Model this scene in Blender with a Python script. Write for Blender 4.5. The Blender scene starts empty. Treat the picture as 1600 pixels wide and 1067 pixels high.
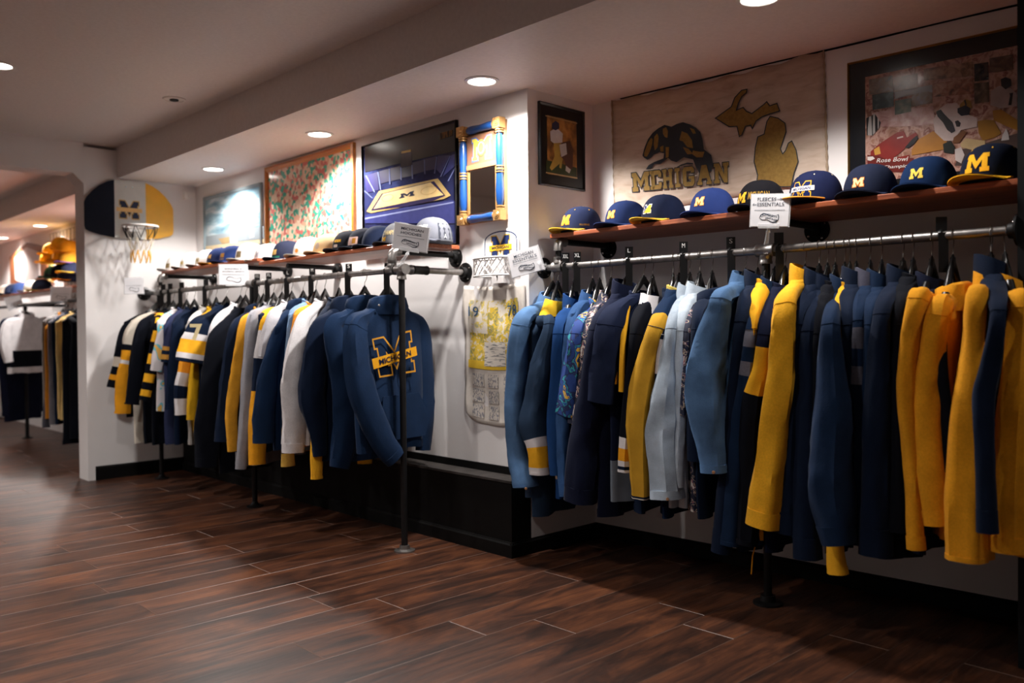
import bpy, bmesh, math, random
from mathutils import Vector, Matrix, noise
from mathutils.geometry import tessellate_polygon
random.seed(11)
PI = math.pi
scene = bpy.context.scene
COL = scene.collection

# ------------------------------------------------------------------ camera
CAM_H, FPX = 1.06, 1348.76
YAW, PITCH, ROLL = 0.80966, -0.01404, -0.009523
_f = Vector((-math.sin(YAW) * math.cos(PITCH), math.cos(YAW) * math.cos(PITCH), math.sin(PITCH)))
_r = Vector((math.cos(YAW), math.sin(YAW), 0))
_u = _r.cross(_f)
CR = math.cos(ROLL) * _r + math.sin(ROLL) * _u
CU = -math.sin(ROLL) * _r + math.cos(ROLL) * _u
CF = _f
CO = Vector((0, 0, CAM_H))
cd = bpy.data.cameras.new('camera')
cam = bpy.data.objects.new('camera', cd)
COL.objects.link(cam)
M3 = Matrix((CR, CU, -CF)).transposed()
cam.matrix_world = Matrix.Translation(CO) @ M3.to_4x4()
cd.sensor_width = 36.0
cd.lens = FPX / 1600 * 36.0
cd.clip_start = 0.05
cd.dof.use_dof = True
cd.dof.focus_distance = 3.55
cd.dof.aperture_fstop = 1.8
scene.camera = cam

# ------------------------------------------------------------------ world, exposure
w = bpy.data.worlds.new('world'); scene.world = w; w.use_nodes = True
w.node_tree.nodes['Background'].inputs[0].default_value = (1.0, 0.86, 0.78, 1)
w.node_tree.nodes['Background'].inputs[1].default_value = 0.06
vs = scene.view_settings
vs.view_transform = 'Standard'; vs.look = 'None'; vs.gamma = 1.0; vs.use_curve_mapping = False
vs.exposure = 0.0
scene.cycles.use_denoising = True
scene.cycles.max_bounces = 7
scene.cycles.diffuse_bounces = 5
scene.cycles.sample_clamp_indirect = 4.0
LAMP_W = 105.0          # each soffit downlight
LAMP_MAIN = 31.0        # each downlight of the main ceiling

# ------------------------------------------------------------------ room numbers (metres)
ZS, ZC = 2.195, 2.42       # soffit, main ceiling
YL = 2.875                 # left stretch of the long wall
XA = -2.898                # side wall of the alcove
YB0, YBK = 3.34, 0.045     # alcove back wall y = YB0 + YBK*(x+2.9)
XW = -6.58                 # cross wall with the basketball board
YBEAM = 2.29
RL, RR, RZ = 2.47, 2.975, 1.352   # rails

def ray(px, py): return CF + CR * ((px - 800) / FPX) - CU * ((py - 533.5) / FPX)
def at(px, py, Y):
    d = ray(px, py); return CO + d * (Y / d.y)
def atx(px, py, X):
    d = ray(px, py); return CO + d * (X / d.x)
def atz(px, py, Z):
    d = ray(px, py); return CO + d * ((Z - CAM_H) / d.z)
def atp(px, py, P, n):
    d = ray(px, py); return CO + d * ((P - CO).dot(n) / d.dot(n))
def yb(x): return YB0 + YBK * (x + 2.9)
BN = Vector((YBK, -1, 0)).normalized()
def atb(px, py, off=0.0):
    return atp(px, py, Vector((-2.9, YB0, 0)) + BN * off, BN)
def depth(P): return (P - CO).dot(CF)

# ------------------------------------------------------------------ materials
def lin(h):
    h = h.lstrip('#'); o = []
    for i in (0, 2, 4):
        c = int(h[i:i + 2], 16) / 255
        o.append(c / 12.92 if c <= 0.04045 else ((c + 0.055) / 1.055) ** 2.4)
    return (*o, 1)
MATS = {}
def newmat(key):
    m = bpy.data.materials.new(key); m.use_nodes = True
    nt = m.node_tree; b = nt.nodes['Principled BSDF']
    MATS[key] = m
    return m, nt, b
def nd(nt, t, **kw):
    n = nt.nodes.new(t)
    for k, v in kw.items():
        if hasattr(n, k): setattr(n, k, v)
        else: n.inputs[k].default_value = v
    return n
def ramp(nt, src, stops, interp='LINEAR'):
    r = nt.nodes.new('ShaderNodeValToRGB'); r.color_ramp.interpolation = interp
    e = r.color_ramp.elements
    while len(e) < len(stops): e.new(0.5)
    for i, (p, c) in enumerate(stops):
        e[i].position = p; e[i].color = lin(c) if isinstance(c, str) else c
    nt.links.new(src, r.inputs[0]); return r
def bump(nt, b, src, strength=0.2, dist=0.002):
    n = nt.nodes.new('ShaderNodeBump'); n.inputs['Strength'].default_value = strength
    n.inputs['Distance'].default_value = dist
    nt.links.new(src, n.inputs['Height']); nt.links.new(n.outputs[0], b.inputs['Normal'])
def shade(h, k):
    c = lin(h); return (min(1, c[0] * k), min(1, c[1] * k), min(1, c[2] * k), 1)

def plain(h, rough=0.5, metal=0.0, var=0.08, scale=9.0, bmp=0.0, coat=0.0):
    key = f'surface_{h}_{rough}_{metal}_{bmp}_{coat}'
    if key in MATS: return MATS[key]
    m, nt, b = newmat(key)
    tc = nd(nt, 'ShaderNodeTexCoord'); n = nd(nt, 'ShaderNodeTexNoise', Scale=scale, Detail=4.0)
    nt.links.new(tc.outputs['Object'], n.inputs['Vector'])
    r = ramp(nt, n.outputs['Fac'], [(0.3, shade(h, 1 - var)), (0.7, shade(h, 1 + var))])
    nt.links.new(r.outputs[0], b.inputs['Base Color'])
    b.inputs['Roughness'].default_value = rough; b.inputs['Metallic'].default_value = metal
    b.inputs['Coat Weight'].default_value = coat
    if rough >= 0.5 and metal == 0: b.inputs['Specular IOR Level'].default_value = 0.2
    if bmp: bump(nt, b, n.outputs['Fac'], bmp, 0.003)
    return m
def fab(h, kind='knit'):
    key = f'cloth_{kind}_{h}'
    if key in MATS: return MATS[key]
    m, nt, b = newmat(key)
    tc = nd(nt, 'ShaderNodeTexCoord')
    n = nd(nt, 'ShaderNodeTexNoise', Scale=11.0, Detail=5.0)
    f = nd(nt, 'ShaderNodeTexNoise', Scale={'knit': 420.0, 'fleece': 160.0, 'denim': 300.0}.get(kind, 300.0), Detail=2.0)
    nt.links.new(tc.outputs['Object'], n.inputs['Vector']); nt.links.new(tc.outputs['Object'], f.inputs['Vector'])
    lo, hi = (0.72, 1.25) if kind == 'denim' else (0.86, 1.14)
    r = ramp(nt, n.outputs['Fac'], [(0.3, shade(h, lo)), (0.7, shade(h, hi))])
    r2 = ramp(nt, f.outputs['Fac'], [(0.35, (0.75, 0.75, 0.75, 1)), (0.65, (1.15, 1.15, 1.15, 1))])
    mx = nd(nt, 'ShaderNodeMixRGB', blend_type='MULTIPLY'); mx.inputs[0].default_value = 0.28
    nt.links.new(r.outputs[0], mx.inputs[1]); nt.links.new(r2.outputs[0], mx.inputs[2])
    nt.links.new(mx.outputs[0], b.inputs['Base Color'])
    b.inputs['Roughness'].default_value = 0.9
    b.inputs['Specular IOR Level'].default_value = 0.1
    b.inputs['Sheen Weight'].default_value = 0.03 if kind == 'fleece' else 0.0
    b.inputs['Sheen Roughness'].default_value = 0.5
    bump(nt, b, f.outputs['Fac'], 0.35, 0.0015)
    return m
def printed(key, stops, scale=20.0, detail=3.0, vor=False, rough=0.85, stretch=(1, 1, 1), interp='CONSTANT', distort=0.6):
    if key in MATS: return MATS[key]
    m, nt, b = newmat(key)
    tc = nd(nt, 'ShaderNodeTexCoord'); mp = nd(nt, 'ShaderNodeMapping')
    mp.inputs['Scale'].default_value = stretch
    nt.links.new(tc.outputs['Object'], mp.inputs['Vector'])
    if vor:
        v = nd(nt, 'ShaderNodeTexVoronoi', Scale=scale); nt.links.new(mp.outputs[0], v.inputs['Vector'])
        g = nd(nt, 'ShaderNodeSeparateColor'); nt.links.new(v.outputs['Color'], g.inputs[0]); src = g.outputs[0]
    else:
        v = nd(nt, 'ShaderNodeTexNoise', Scale=scale, Detail=detail, Distortion=distort)
        nt.links.new(mp.outputs[0], v.inputs['Vector']); src = v.outputs['Fac']
    r = ramp(nt, src, stops, interp); nt.links.new(r.outputs[0], b.inputs['Base Color'])
    b.inputs['Roughness'].default_value = rough
    return m
def emis(key, col, s):
    if key in MATS: return MATS[key]
    m, nt, b = newmat(key)
    b.inputs['Base Color'].default_value = (0.9, 0.9, 0.9, 1)
    b.inputs['Emission Color'].default_value = col; b.inputs['Emission Strength'].default_value = s
    return m
def clear(key='clear_plastic', rough=0.08):
    if key in MATS: return MATS[key]
    m, nt, b = newmat(key)
    b.inputs['Base Color'].default_value = (0.95, 0.96, 0.97, 1); b.inputs['Roughness'].default_value = rough
    b.inputs['Alpha'].default_value = 0.35
    return m

def wall_mat():
    m, nt, b = newmat('painted_wall')
    tc = nd(nt, 'ShaderNodeTexCoord')
    n = nd(nt, 'ShaderNodeTexNoise', Scale=1.7, Detail=6.0); f = nd(nt, 'ShaderNodeTexNoise', Scale=45.0, Detail=4.0)
    for q in (n, f): nt.links.new(tc.outputs['Object'], q.inputs['Vector'])
    r = ramp(nt, n.outputs['Fac'], [(0.3, '#e0dbd9'), (0.7, '#ebe8e7')])
    nt.links.new(r.outputs[0], b.inputs['Base Color']); b.inputs['Roughness'].default_value = 0.6
    bump(nt, b, f.outputs['Fac'], 0.12, 0.004); return m
def ceil_mat():
    m, nt, b = newmat('painted_ceiling')
    tc = nd(nt, 'ShaderNodeTexCoord'); f = nd(nt, 'ShaderNodeTexNoise', Scale=60.0, Detail=4.0)
    nt.links.new(tc.outputs['Object'], f.inputs['Vector'])
    r = ramp(nt, f.outputs['Fac'], [(0.3, '#dcd6d3'), (0.7, '#e4dedb')])
    nt.links.new(r.outputs[0], b.inputs['Base Color']); b.inputs['Roughness'].default_value = 0.5
    bump(nt, b, f.outputs['Fac'], 0.15, 0.003); return m
def plank_mat():
    m, nt, b = newmat('dark_hickory_plank')
    tc = nd(nt, 'ShaderNodeTexCoord'); oi = nd(nt, 'ShaderNodeObjectInfo')
    cm = nd(nt, 'ShaderNodeCombineXYZ'); sc = nd(nt, 'ShaderNodeMath', operation='MULTIPLY'); sc.inputs[1].default_value = 37.0
    nt.links.new(oi.outputs['Random'], sc.inputs[0])
    for i in range(3): nt.links.new(sc.outputs[0], cm.inputs[i])
    ad = nd(nt, 'ShaderNodeVectorMath', operation='ADD')
    nt.links.new(tc.outputs['Object'], ad.inputs[0]); nt.links.new(cm.outputs[0], ad.inputs[1])
    mp = nd(nt, 'ShaderNodeMapping'); mp.inputs['Scale'].default_value = (6.0, 1.35, 6.0); nt.links.new(ad.outputs[0], mp.inputs[0])
    g = nd(nt, 'ShaderNodeTexNoise', Scale=1.5, Detail=8.0, Roughness=0.68, Distortion=0.9); nt.links.new(mp.outputs[0], g.inputs['Vector'])
    mp2 = nd(nt, 'ShaderNodeMapping'); mp2.inputs['Scale'].default_value = (60.0, 3.0, 60.0); nt.links.new(ad.outputs[0], mp2.inputs[0])
    s = nd(nt, 'ShaderNodeTexNoise', Scale=1.5, Detail=4.0, Roughness=0.6, Distortion=0.6); nt.links.new(mp2.outputs[0], s.inputs['Vector'])
    r = ramp(nt, g.outputs['Fac'], [(0.32, '#261a16'), (0.44, '#3d261d'), (0.55, '#563424'), (0.68, '#6e432b')])
    r2 = ramp(nt, s.outputs['Fac'], [(0.3, (0.55, 0.52, 0.5, 1)), (0.62, (1.1, 1.1, 1.1, 1))])
    mx = nd(nt, 'ShaderNodeMixRGB', blend_type='MULTIPLY'); mx.inputs[0].default_value = 0.75
    nt.links.new(r.outputs[0], mx.inputs[1]); nt.links.new(r2.outputs[0], mx.inputs[2])
    hv = nd(nt, 'ShaderNodeHueSaturation'); hv.inputs['Saturation'].default_value = 1.0
    vr = nd(nt, 'ShaderNodeMapRange'); vr.inputs[3].default_value = 0.72; vr.inputs[4].default_value = 1.12
    nt.links.new(oi.outputs['Random'], vr.inputs[0]); nt.links.new(vr.outputs[0], hv.inputs['Value'])
    nt.links.new(mx.outputs[0], hv.inputs['Color']); nt.links.new(hv.outputs[0], b.inputs['Base Color'])
    rr = ramp(nt, s.outputs['Fac'], [(0.3, (0.44, 0.44, 0.44, 1)), (0.7, (0.33, 0.33, 0.33, 1))])
    nt.links.new(rr.outputs[0], b.inputs['Roughness'])
    b.inputs['Specular IOR Level'].default_value = 0.24
    bump(nt, b, s.outputs['Fac'], 0.12, 0.002); return m
WALL, CEIL, PLANK = wall_mat(), ceil_mat(), plank_mat()
BLACKP = plain('#080707', 0.62)
PIPE = plain('#8a8683', 0.36, 0.85, 0.25, 30.0, 0.1)
PIPED = plain('#1d1c1d', 0.5, 0.6, 0.2, 30.0, 0.1)
CHROME = plain('#b9b6b2', 0.22, 1.0)
HANG = plain('#0b0b0c', 0.28, 0.0, 0.05, 9.0, 0, 0.3)
WHITEP = plain('#e9e7e4', 0.5)
SHELFW = printed('stained_shelf_board', [(0.3, '#7a3a24'), (0.5, '#9c5130'), (0.7, '#b4663e')], 3.0, 6.0, rough=0.45, stretch=(2, 40, 40), interp='LINEAR')

# ------------------------------------------------------------------ mesh helpers
def addobj(name, me, parent=None, loc=None):
    o = bpy.data.objects.new(name, me); COL.objects.link(o)
    if parent is not None: o.parent = parent
    if loc is not None: o.location = loc
    return o
def mesh(name, vs_, fs, mats, smooth=False, mi=None):
    me = bpy.data.meshes.new(name); me.from_pydata([tuple(v) for v in vs_], [], fs)
    if not isinstance(mats, (list, tuple)): mats = [mats]
    for m in mats: me.materials.append(m)
    if mi is not None: me.polygons.foreach_set('material_index', mi)
    if smooth: me.polygons.foreach_set('use_smooth', [True] * len(me.polygons))
    me.update(); return me
def wp(o):
    p = Vector((0, 0, 0))
    while o is not None: p = p + o.location; o = o.parent
    return p
class Geo:
    """collects shapes in world (or thing-local) coordinates"""
    def __init__(s): s.v = []; s.f = []; s.m = []
    def add(s, v, f, mi=0):
        k = len(s.v); s.v += [Vector(x) for x in v]; s.f += [tuple(i + k for i in q) for q in f]; s.m += [mi] * len(f); return s
    def box(s, a, b, mi=0):
        (x0, y0, z0), (x1, y1, z1) = a, b
        v = [(x0, y0, z0), (x1, y0, z0), (x1, y1, z0), (x0, y1, z0), (x0, y0, z1), (x1, y0, z1), (x1, y1, z1), (x0, y1, z1)]
        return s.add(v, [(3, 2, 1, 0), (4, 5, 6, 7), (0, 1, 5, 4), (1, 2, 6, 5), (2, 3, 7, 6), (3, 0, 4, 7)], mi)
    def obox(s, c, U, V, N, su, sv, sn, mi=0):
        v = [c + U * (su * i) + V * (sv * j) + N * (sn * k) for k in (-.5, .5) for j, i in ((-.5, -.5), (-.5, .5), (.5, .5), (.5, -.5))]
        return s.add(v, [(3, 2, 1, 0), (4, 5, 6, 7), (0, 1, 5, 4), (1, 2, 6, 5), (2, 3, 7, 6), (3, 0, 4, 7)], mi)
    def rings(s, rs, cap=True, mi=None):
        n = len(rs[0]); k = len(s.v)
        for r in rs: s.v += [Vector(p) for p in r]
        for i in range(len(rs) - 1):
            for j in range(n):
                s.f.append((k + i * n + j, k + i * n + (j + 1) % n, k + (i + 1) * n + (j + 1) % n, k + (i + 1) * n + j))
                s.m.append(mi[i] if mi else 0)
        if cap:
            s.f.append(tuple(k + j for j in range(n))[::-1]); s.m.append(mi[0] if mi else 0)
            s.f.append(tuple(k + (len(rs) - 1) * n + j for j in range(n))); s.m.append(mi[-1] if mi else 0)
        return s
    def tube(s, pts, r, n=10, cap=True, mi=0):
        pts = [Vector(p) for p in pts]; R = r if isinstance(r, (list, tuple)) else [r] * len(pts)
        rs = []; pa = None
        for i, p in enumerate(pts):
            t = (pts[min(i + 1, len(pts) - 1)] - pts[max(i - 1, 0)]).normalized()
            if pa is None: pa = t.cross(Vector((0, 0, 1)) if abs(t.z) < .9 else Vector((1, 0, 0))).normalized()
            a = (pa - t * pa.dot(t)).normalized(); pa = a; bb = t.cross(a)
            rs.append([p + a * (R[i] * math.cos(2 * PI * j / n)) + bb * (R[i] * math.sin(2 * PI * j / n)) for j in range(n)])
        return s.rings(rs, cap, [mi] * (len(rs)))
    def lathe(s, c, ax, prof, n=20, mi=0):
        ax = Vector(ax).normalized(); c = Vector(c)
        a = ax.cross(Vector((0, 0, 1)) if abs(ax.z) < .9 else Vector((1, 0, 0))).normalized(); bb = ax.cross(a)
        rs = [[c + ax * h + (a * math.cos(2 * PI * j / n) + bb * math.sin(2 * PI * j / n)) * max(r, 1e-4) for j in range(n)] for r, h in prof]
        return s.rings(rs, True, [mi] * len(rs))
    def poly(s, pts, mi=0):
        pts = [Vector(p) for p in pts]; k = len(s.v); s.v += pts
        o = pts[0]; U = (pts[1] - o).normalized(); N = Vector((0, 0, 0))
        for i in range(len(pts)): N += (pts[i] - o).cross(pts[(i + 1) % len(pts)] - o)
        N = N.normalized(); V = N.cross(U)
        for t in tessellate_polygon([[Vector(((p - o).dot(U), (p - o).dot(V), 0)) for p in pts]]):
            s.f.append(tuple(k + i for i in t)); s.m.append(mi)
        return s
    def prism(s, pts, off, mi=0):
        off = Vector(off); n = len(pts); pts = [Vector(p) for p in pts]
        s.poly(pts, mi); s.poly([p + off for p in pts], mi); k = len(s.v); s.v += pts + [p + off for p in pts]
        for i in range(n): s.f.append((k + i, k + (i + 1) % n, k + n + (i + 1) % n, k + n + i)); s.m.append(mi)
        return s
    def obj(s, name, mats, parent=None, smooth=False, local=False):
        o0 = Vector((0, 0, 0)) if (local or parent is None) else wp(parent)
        me = mesh(name, [v - o0 for v in s.v], s.f, mats, smooth, s.m if isinstance(mats, (list, tuple)) and len(mats) > 1 else None)
        if smooth: me.set_sharp_from_angle(angle=math.radians(50))
        return addobj(name, me, parent)
def thing(name, loc, label, cat, group=None, rz=0.0):
    o = bpy.data.objects.new(name, None); COL.objects.link(o); o.location = loc; o.rotation_euler = (0, 0, rz)
    o.empty_display_size = 0.05; tag(o, label, cat, group); return o
def tag(o, label, cat, group=None):
    o['label'] = label; o['category'] = cat
    if group: o['group'] = group
    return o
def struct(o): o['kind'] = 'structure'; return o

TXT = {}
def text_geo(s_, shear=0.0, bold=0.0):
    """flat letter mesh: x 0..1 over the word, y 0..1 over the capital height"""
    k = (s_, shear, bold)
    if k in TXT: return TXT[k]
    c = bpy.data.curves.new('t', 'FONT'); c.body = s_; c.shear = shear; c.offset = bold; c.resolution_u = 3
    o = bpy.data.objects.new('t', c); COL.objects.link(o)
    bpy.context.view_layer.update()
    me = o.evaluated_get(bpy.context.evaluated_depsgraph_get()).to_mesh()
    v = [Vector(p.co) for p in me.vertices]; f = [tuple(p.vertices) for p in me.polygons]
    bpy.data.objects.remove(o); bpy.data.curves.remove(c)
    x0 = min(p.x for p in v); x1 = max(p.x for p in v); y0 = min(p.y for p in v); y1 = max(p.y for p in v)
    v = [((p.x - x0) / (x1 - x0), (p.y - y0) / (y1 - y0)) for p in v]
    TXT[k] = (v, f, (x1 - x0) / (y1 - y0)); return TXT[k]
def quad(TL, TR, BR, BL):
    return lambda u, v: (BL * (1 - u) + BR * u) * (1 - v) + (TL * (1 - u) + TR * u) * v
def put_text(g, s_, q, shear=0.0, bold=0.0, mi=0):
    v, f, a = text_geo(s_, shear, bold); g.add([q(*p) for p in v], f, mi)
BLOCK_M = [(-.65, 0), (-.2, 0), (-.2, .24), (-.29, .24), (-.29, .62), (0, .16), (.29, .62), (.29, .24), (.2, .24), (.2, 0), (.65, 0), (.65, .24), (.56, .24),
           (.56, .76), (.65, .76), (.65, 1), (.3, 1), (0, .56), (-.3, 1), (-.65, 1), (-.65, .76), (-.56, .76), (-.56, .24), (-.65, .24)]
def outline(pts, w):
    """offset a 2-D outline outwards by w (counter-clockwise input)"""
    n = len(pts); A = sum(pts[i][0] * pts[(i + 1) % n][1] - pts[(i + 1) % n][0] * pts[i][1] for i in range(n)); sg = 1 if A > 0 else -1
    out = []
    for i in range(n):
        a, b, c = (Vector((*pts[j % n], 0)) for j in (i - 1, i, i + 1))
        d1 = (b - a).normalized(); d2 = (c - b).normalized()
        n1 = Vector((d1.y, -d1.x, 0)) * sg; n2 = Vector((d2.y, -d2.x, 0)) * sg
        m = n1 + n2; k = w / max(0.35, m.dot(n1)) if m.length > 1e-6 else 0
        out.append((b.x + m.x * k, b.y + m.y * k))
    return out
# ------------------------------------------------------------------ floor
fl = struct(Geo().box((-12.8, -3.7, -0.08), (2.0, 3.9, -0.012)).obj('floor', plain('#4a342a', 0.7)))
def plank_mesh(wd, ln):
    c = 0.0024; g = Geo()
    def rect(ix, z): return [(ix, ix, z), (wd - ix, ix, z), (wd - ix, ln - ix, z), (ix, ln - ix, z)]
    g.rings([rect(0.0004, -0.012), rect(0.0004, -c * .7), rect(c, 0)], True)
    return mesh('plank', g.v, g.f, [PLANK, plain('#6a5145', .4)], False, [0] * 4 + [1] * 4 + [0, 0])  # chamfer faces paler: the bevels' glint of light put into the colour
PW, PLN = 0.2075, 1.22
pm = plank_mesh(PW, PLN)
known = {0: 1.766, 4: 2.215, 5: 2.69}           # end joints seen in the photograph
for i in range(-44, 18):
    x = -3.055 + PW * i
    if x > 0.6: break
    j0 = known.get(i, (0.37 * i * 1.7 + random.random() * 0.25) % PLN)
    y = j0 - PLN * math.ceil((j0 - 0.35) / PLN)
    lim = 3.32 if x > -2.95 else 2.86
    while y < lim:
        if not (x < -6.9 and y + PLN < 1.2):
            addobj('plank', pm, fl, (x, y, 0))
        y += PLN
# ------------------------------------------------------------------ walls, ceiling
struct(Geo().box((-12.8, -3.7, ZC), (2.0, YBEAM + 0.02, ZC + 0.1)).obj('ceiling', CEIL))
sof = struct(Geo().box((-12.8, YBEAM, ZS), (2.0, 3.8, ZC + 0.1)).obj('ceiling_soffit', CEIL))
struct(Geo().box((-6.585, YL, 0), (XA, 3.8, ZS)).obj('wall_left', WALL))
bk = Geo(); B0 = Vector((-2.9, YB0, 0)); B1 = Vector((1.2, yb(1.2), 0))
bk.add([B0, B1, B1 + Vector((0, .3, 0)), B0 + Vector((0, .3, 0))] + [p + Vector((0, 0, ZS)) for p in (B0, B1, B1 + Vector((0, .3, 0)), B0 + Vector((0, .3, 0)))],
       [(3, 2, 1, 0), (4, 5, 6, 7), (0, 1, 5, 4), (1, 2, 6, 5), (2, 3, 7, 6), (3, 0, 4, 7)])
struct(bk.obj('wall_back', WALL))
# cross wall with the doorway: pier + header, one painted piece
cw = Geo(); cw.box((-6.772, 2.056, 0), (XW, YL + .4, ZS + 0.2)); cw.box((-6.772, -3.7, 2.2), (XW, 2.06, ZC))
cw.prism([(XW, 2.057, 2.201), (XW, 1.985, 2.201), (XW, 2.057, 2.13)], (-0.19, 0, 0))
struct(cw.obj('wall_cross', WALL))
struct(Geo().box((-12.8, YL, 0), (-6.77, 3.3, ZS)).obj('wall_far_room', WALL))
struct(Geo().box((-12.8, -3.7, 0), (-12.6, 3.0, ZC)).obj('wall_far_end', WALL))
struct(Geo().box((-12.8, -3.8, 0), (2.0, -3.6, ZC)).obj('wall_front', WALL))
struct(Geo().box((1.9, -3.7, 0), (2.1, 3.8, ZC)).obj('wall_shop_end', WALL))
struct(Geo().box((-0.848, 2.952, 0), (-0.72, yb(-.8), ZS)).obj('wall_right', plain('#0e1113', 0.6)))
# crack line where the alcove wall meets the soffit
g = Geo(); g.tube([Vector((x, yb(x) - 0.001, ZS - 0.003 + 0.0015 * math.sin(9 * x))) for x in [-2.72 + .12 * k for k in range(16)]], 0.004, 6)
struct(g.obj('trim_1', plain('#17110e', 0.9)))
# black boxed-in ledge along the left wall, black skirting boards
led = struct(Geo().box((-6.58, 2.748, 0.0), (XA, YL, 0.345)).obj('baseboard_left', BLACKP))
Geo().box((-6.58, 2.742, 0.345), (XA + .004, YL, 0.356)).obj('ledge_top', plain('#3b3735', 0.6, 0, .35, 14), led)
Geo().box((-6.58, 2.862, 0.356), (XA + .002, YL, 0.392)).obj('back_strip', BLACKP, led)
def skirt(g, A, B, n, h=0.07, t=0.014):
    A, B, n = Vector(A), Vector(B), Vector(n); z = Vector((0, 0, 1))
    pr = [(0, 0), (t, 0), (t, h - .012), (t * .55, h - .004), (t * .5, h), (0, h)]
    g.rings([[p + n * a + z * b for a, b in pr] for p in (A, B)], True)
g = Geo(); skirt(g, (-6.58, 2.748, 0), (XA + .012, 2.748, 0), (0, -1, 0)); g.obj('foot_moulding', BLACKP, led)
g = Geo(); skirt(g, (XA, 2.735, 0), (XA, YB0 + .02, 0), (1, 0, 0)); struct(g.obj('baseboard_alcove', BLACKP))
g = Geo(); skirt(g, B0 + Vector((0, 0, 0)), (-0.85, yb(-.85), 0), BN); struct(g.obj('baseboard_back', BLACKP))
g = Geo(); skirt(g, (XW, 2.105, 0), (XW, 2.748, 0), (1, 0, 0), 0.1); struct(g.obj('baseboard_cross', BLACKP))

# ------------------------------------------------------------------ recessed downlights
LENS = emis('downlight_lens', (1.0, 0.93, 0.86, 1), 14.0)
def downlight(x, y, z, label, power, on=True, r=0.062):
    t = thing('downlight', (x, y, z), label, 'light', 'recessed ceiling downlights')
    Geo().lathe((0, 0, 0), (0, 0, -1), [(r, -.0), (r * 1.28, 0.0), (r * 1.3, .004), (r * 1.06, .007), (r, .004), (r, 0)], 28).obj('trim_ring', WHITEP, t, True, True)
    if on:
        Geo().lathe((0, 0, -.0005), (0, 0, -1), [(0, 0), (r, 0), (r, .002), (0, .003)], 28).obj('lens', LENS, t, False, True)
        ld = bpy.data.lights.new('downlight_lamp', 'SPOT'); ld.energy = power; ld.spot_size = math.radians(144); ld.spot_blend = 0.42
        ld.shadow_soft_size = 0.05; ld.color = (1.0, 0.955, 0.92)
        lo = bpy.data.objects.new('downlight_lamp', ld); COL.objects.link(lo); lo.parent = t; lo.location = (0, 0, -0.06)
    else:
        Geo().lathe((0, 0, -.0005), (0, 0, -1), [(0, 0), (r * .5, 0), (r * .5, .008), (0, .008)], 20).obj('speaker_grille', BLACKP, t, False, True)
        Geo().lathe((0, 0, -.0005), (0, 0, -1), [(0, 0), (r, 0), (r, .002), (0, .003)], 28).obj('cover_plate', WHITEP, t, False, True)
for x, y, l in ((-5.779, 2.655, 'lit round downlight in the soffit nearest the basketball board'), (-4.367, 2.645, 'lit round downlight above the orange-framed map'),
                (-2.95, 2.635, 'large lit round downlight above the blue column mirror'), (-1.569, 2.688, 'lit round downlight at the top edge above the banner')):
    downlight(x, y, ZS, l, LAMP_W * (.45 if x > -2 else 1.2 if x > -3 else .58 if x < -5.5 else .95))
downlight(-0.2, 2.69, ZS, 'lit round soffit downlight out of view past the dark right wall', LAMP_W * .12)
for x, l in ((-9.962, 'dim lit downlight of the far room nearer the hanging yellow caps'), (-11.489, 'bright lit downlight of the far room nearer the left edge'), (-8.4, 'lit downlight of the far room hidden behind the white pier')):
    downlight(x, 2.68, ZS, l, LAMP_W * 1.1)
downlight(-4.95, 1.15, ZC, 'lit downlight cut by the left edge of the photo', LAMP_MAIN * 2.6)
for i, (x, y) in enumerate([(-3.55, 1.12), (-2.15, 0.6), (-0.75, 0.6), (-6.0, -1.0), (-3.55, -1.0), (0.9, -1.7), (-8.5, 1.0), (-10.5, 1.0), (-8.5, -1.2)]):
    downlight(x, y, ZC,               ['lit downlight just above the top left of the photo', 'added front fill downlight nearest overhead', 'lit main ceiling downlight over the right of the shop', 'lit ceiling downlight behind the camera on the left',  # the overhead one is fill, added to brighten the camera-facing sleeves
               'lit ceiling downlight behind the camera in the middle', 'added fill downlight behind the camera on the right', 'lit main ceiling downlight just past the doorway', 'lit main ceiling downlight deep in the far room', 'lit far room downlight nearest the front wall'][i], LAMP_MAIN * {(-3.55, 1.12): 1.3, (-2.15, .6): 1.3, (-.75, .6): .15, (-6.0, -1.0): 2.6, (-3.55, -1.0): 1.6, (0.9, -1.7): .6}.get((x, y), 1.2))  # the behind-right lamp is added fill for what the mirror reflects
downlight(-5.007, 2.068, ZC, 'small unlit round ceiling fixture with a dark centre', 0, False, 0.05)

# ------------------------------------------------------------------ pipe racks and shelves
def fitting(g, p, ax, L=0.05, r=0.0225, mi=0):
    ax = Vector(ax).normalized(); p = Vector(p)
    g.lathe(p - ax * (L / 2), ax, [(0.016, 0), (r * 1.08, 0), (r * 1.08, .009), (r, .012), (r, L - .012), (r * 1.08, L - .009), (r * 1.08, L), (0.016, L)], 14, mi)
def flange(parent, p, n, mat=PIPED, R=0.05):
    g = Geo(); g.lathe(p, n, [(0, 0), (R, 0), (R, .007), (R * .55, .011), (R * .5, .03), (R * .3, .03)], 22); o = g.obj('wall_flange', mat, parent, True)
    n = Vector(n); a = n.cross(Vector((0, 0, 1)) if abs(n.z) < .9 else Vector((1, 0, 0))).normalized(); b = n.cross(a); s = Geo()
    for k in range(4):
        q = Vector(p) + (a * math.cos(k * PI / 2 + .6) + b * math.sin(k * PI / 2 + .6)) * R * .78 + n * .007
        s.lathe(q, n, [(.006, 0), (.005, .003), (0, .004)], 8)
    s.obj('bolt', CHROME, o)
    return o
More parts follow.
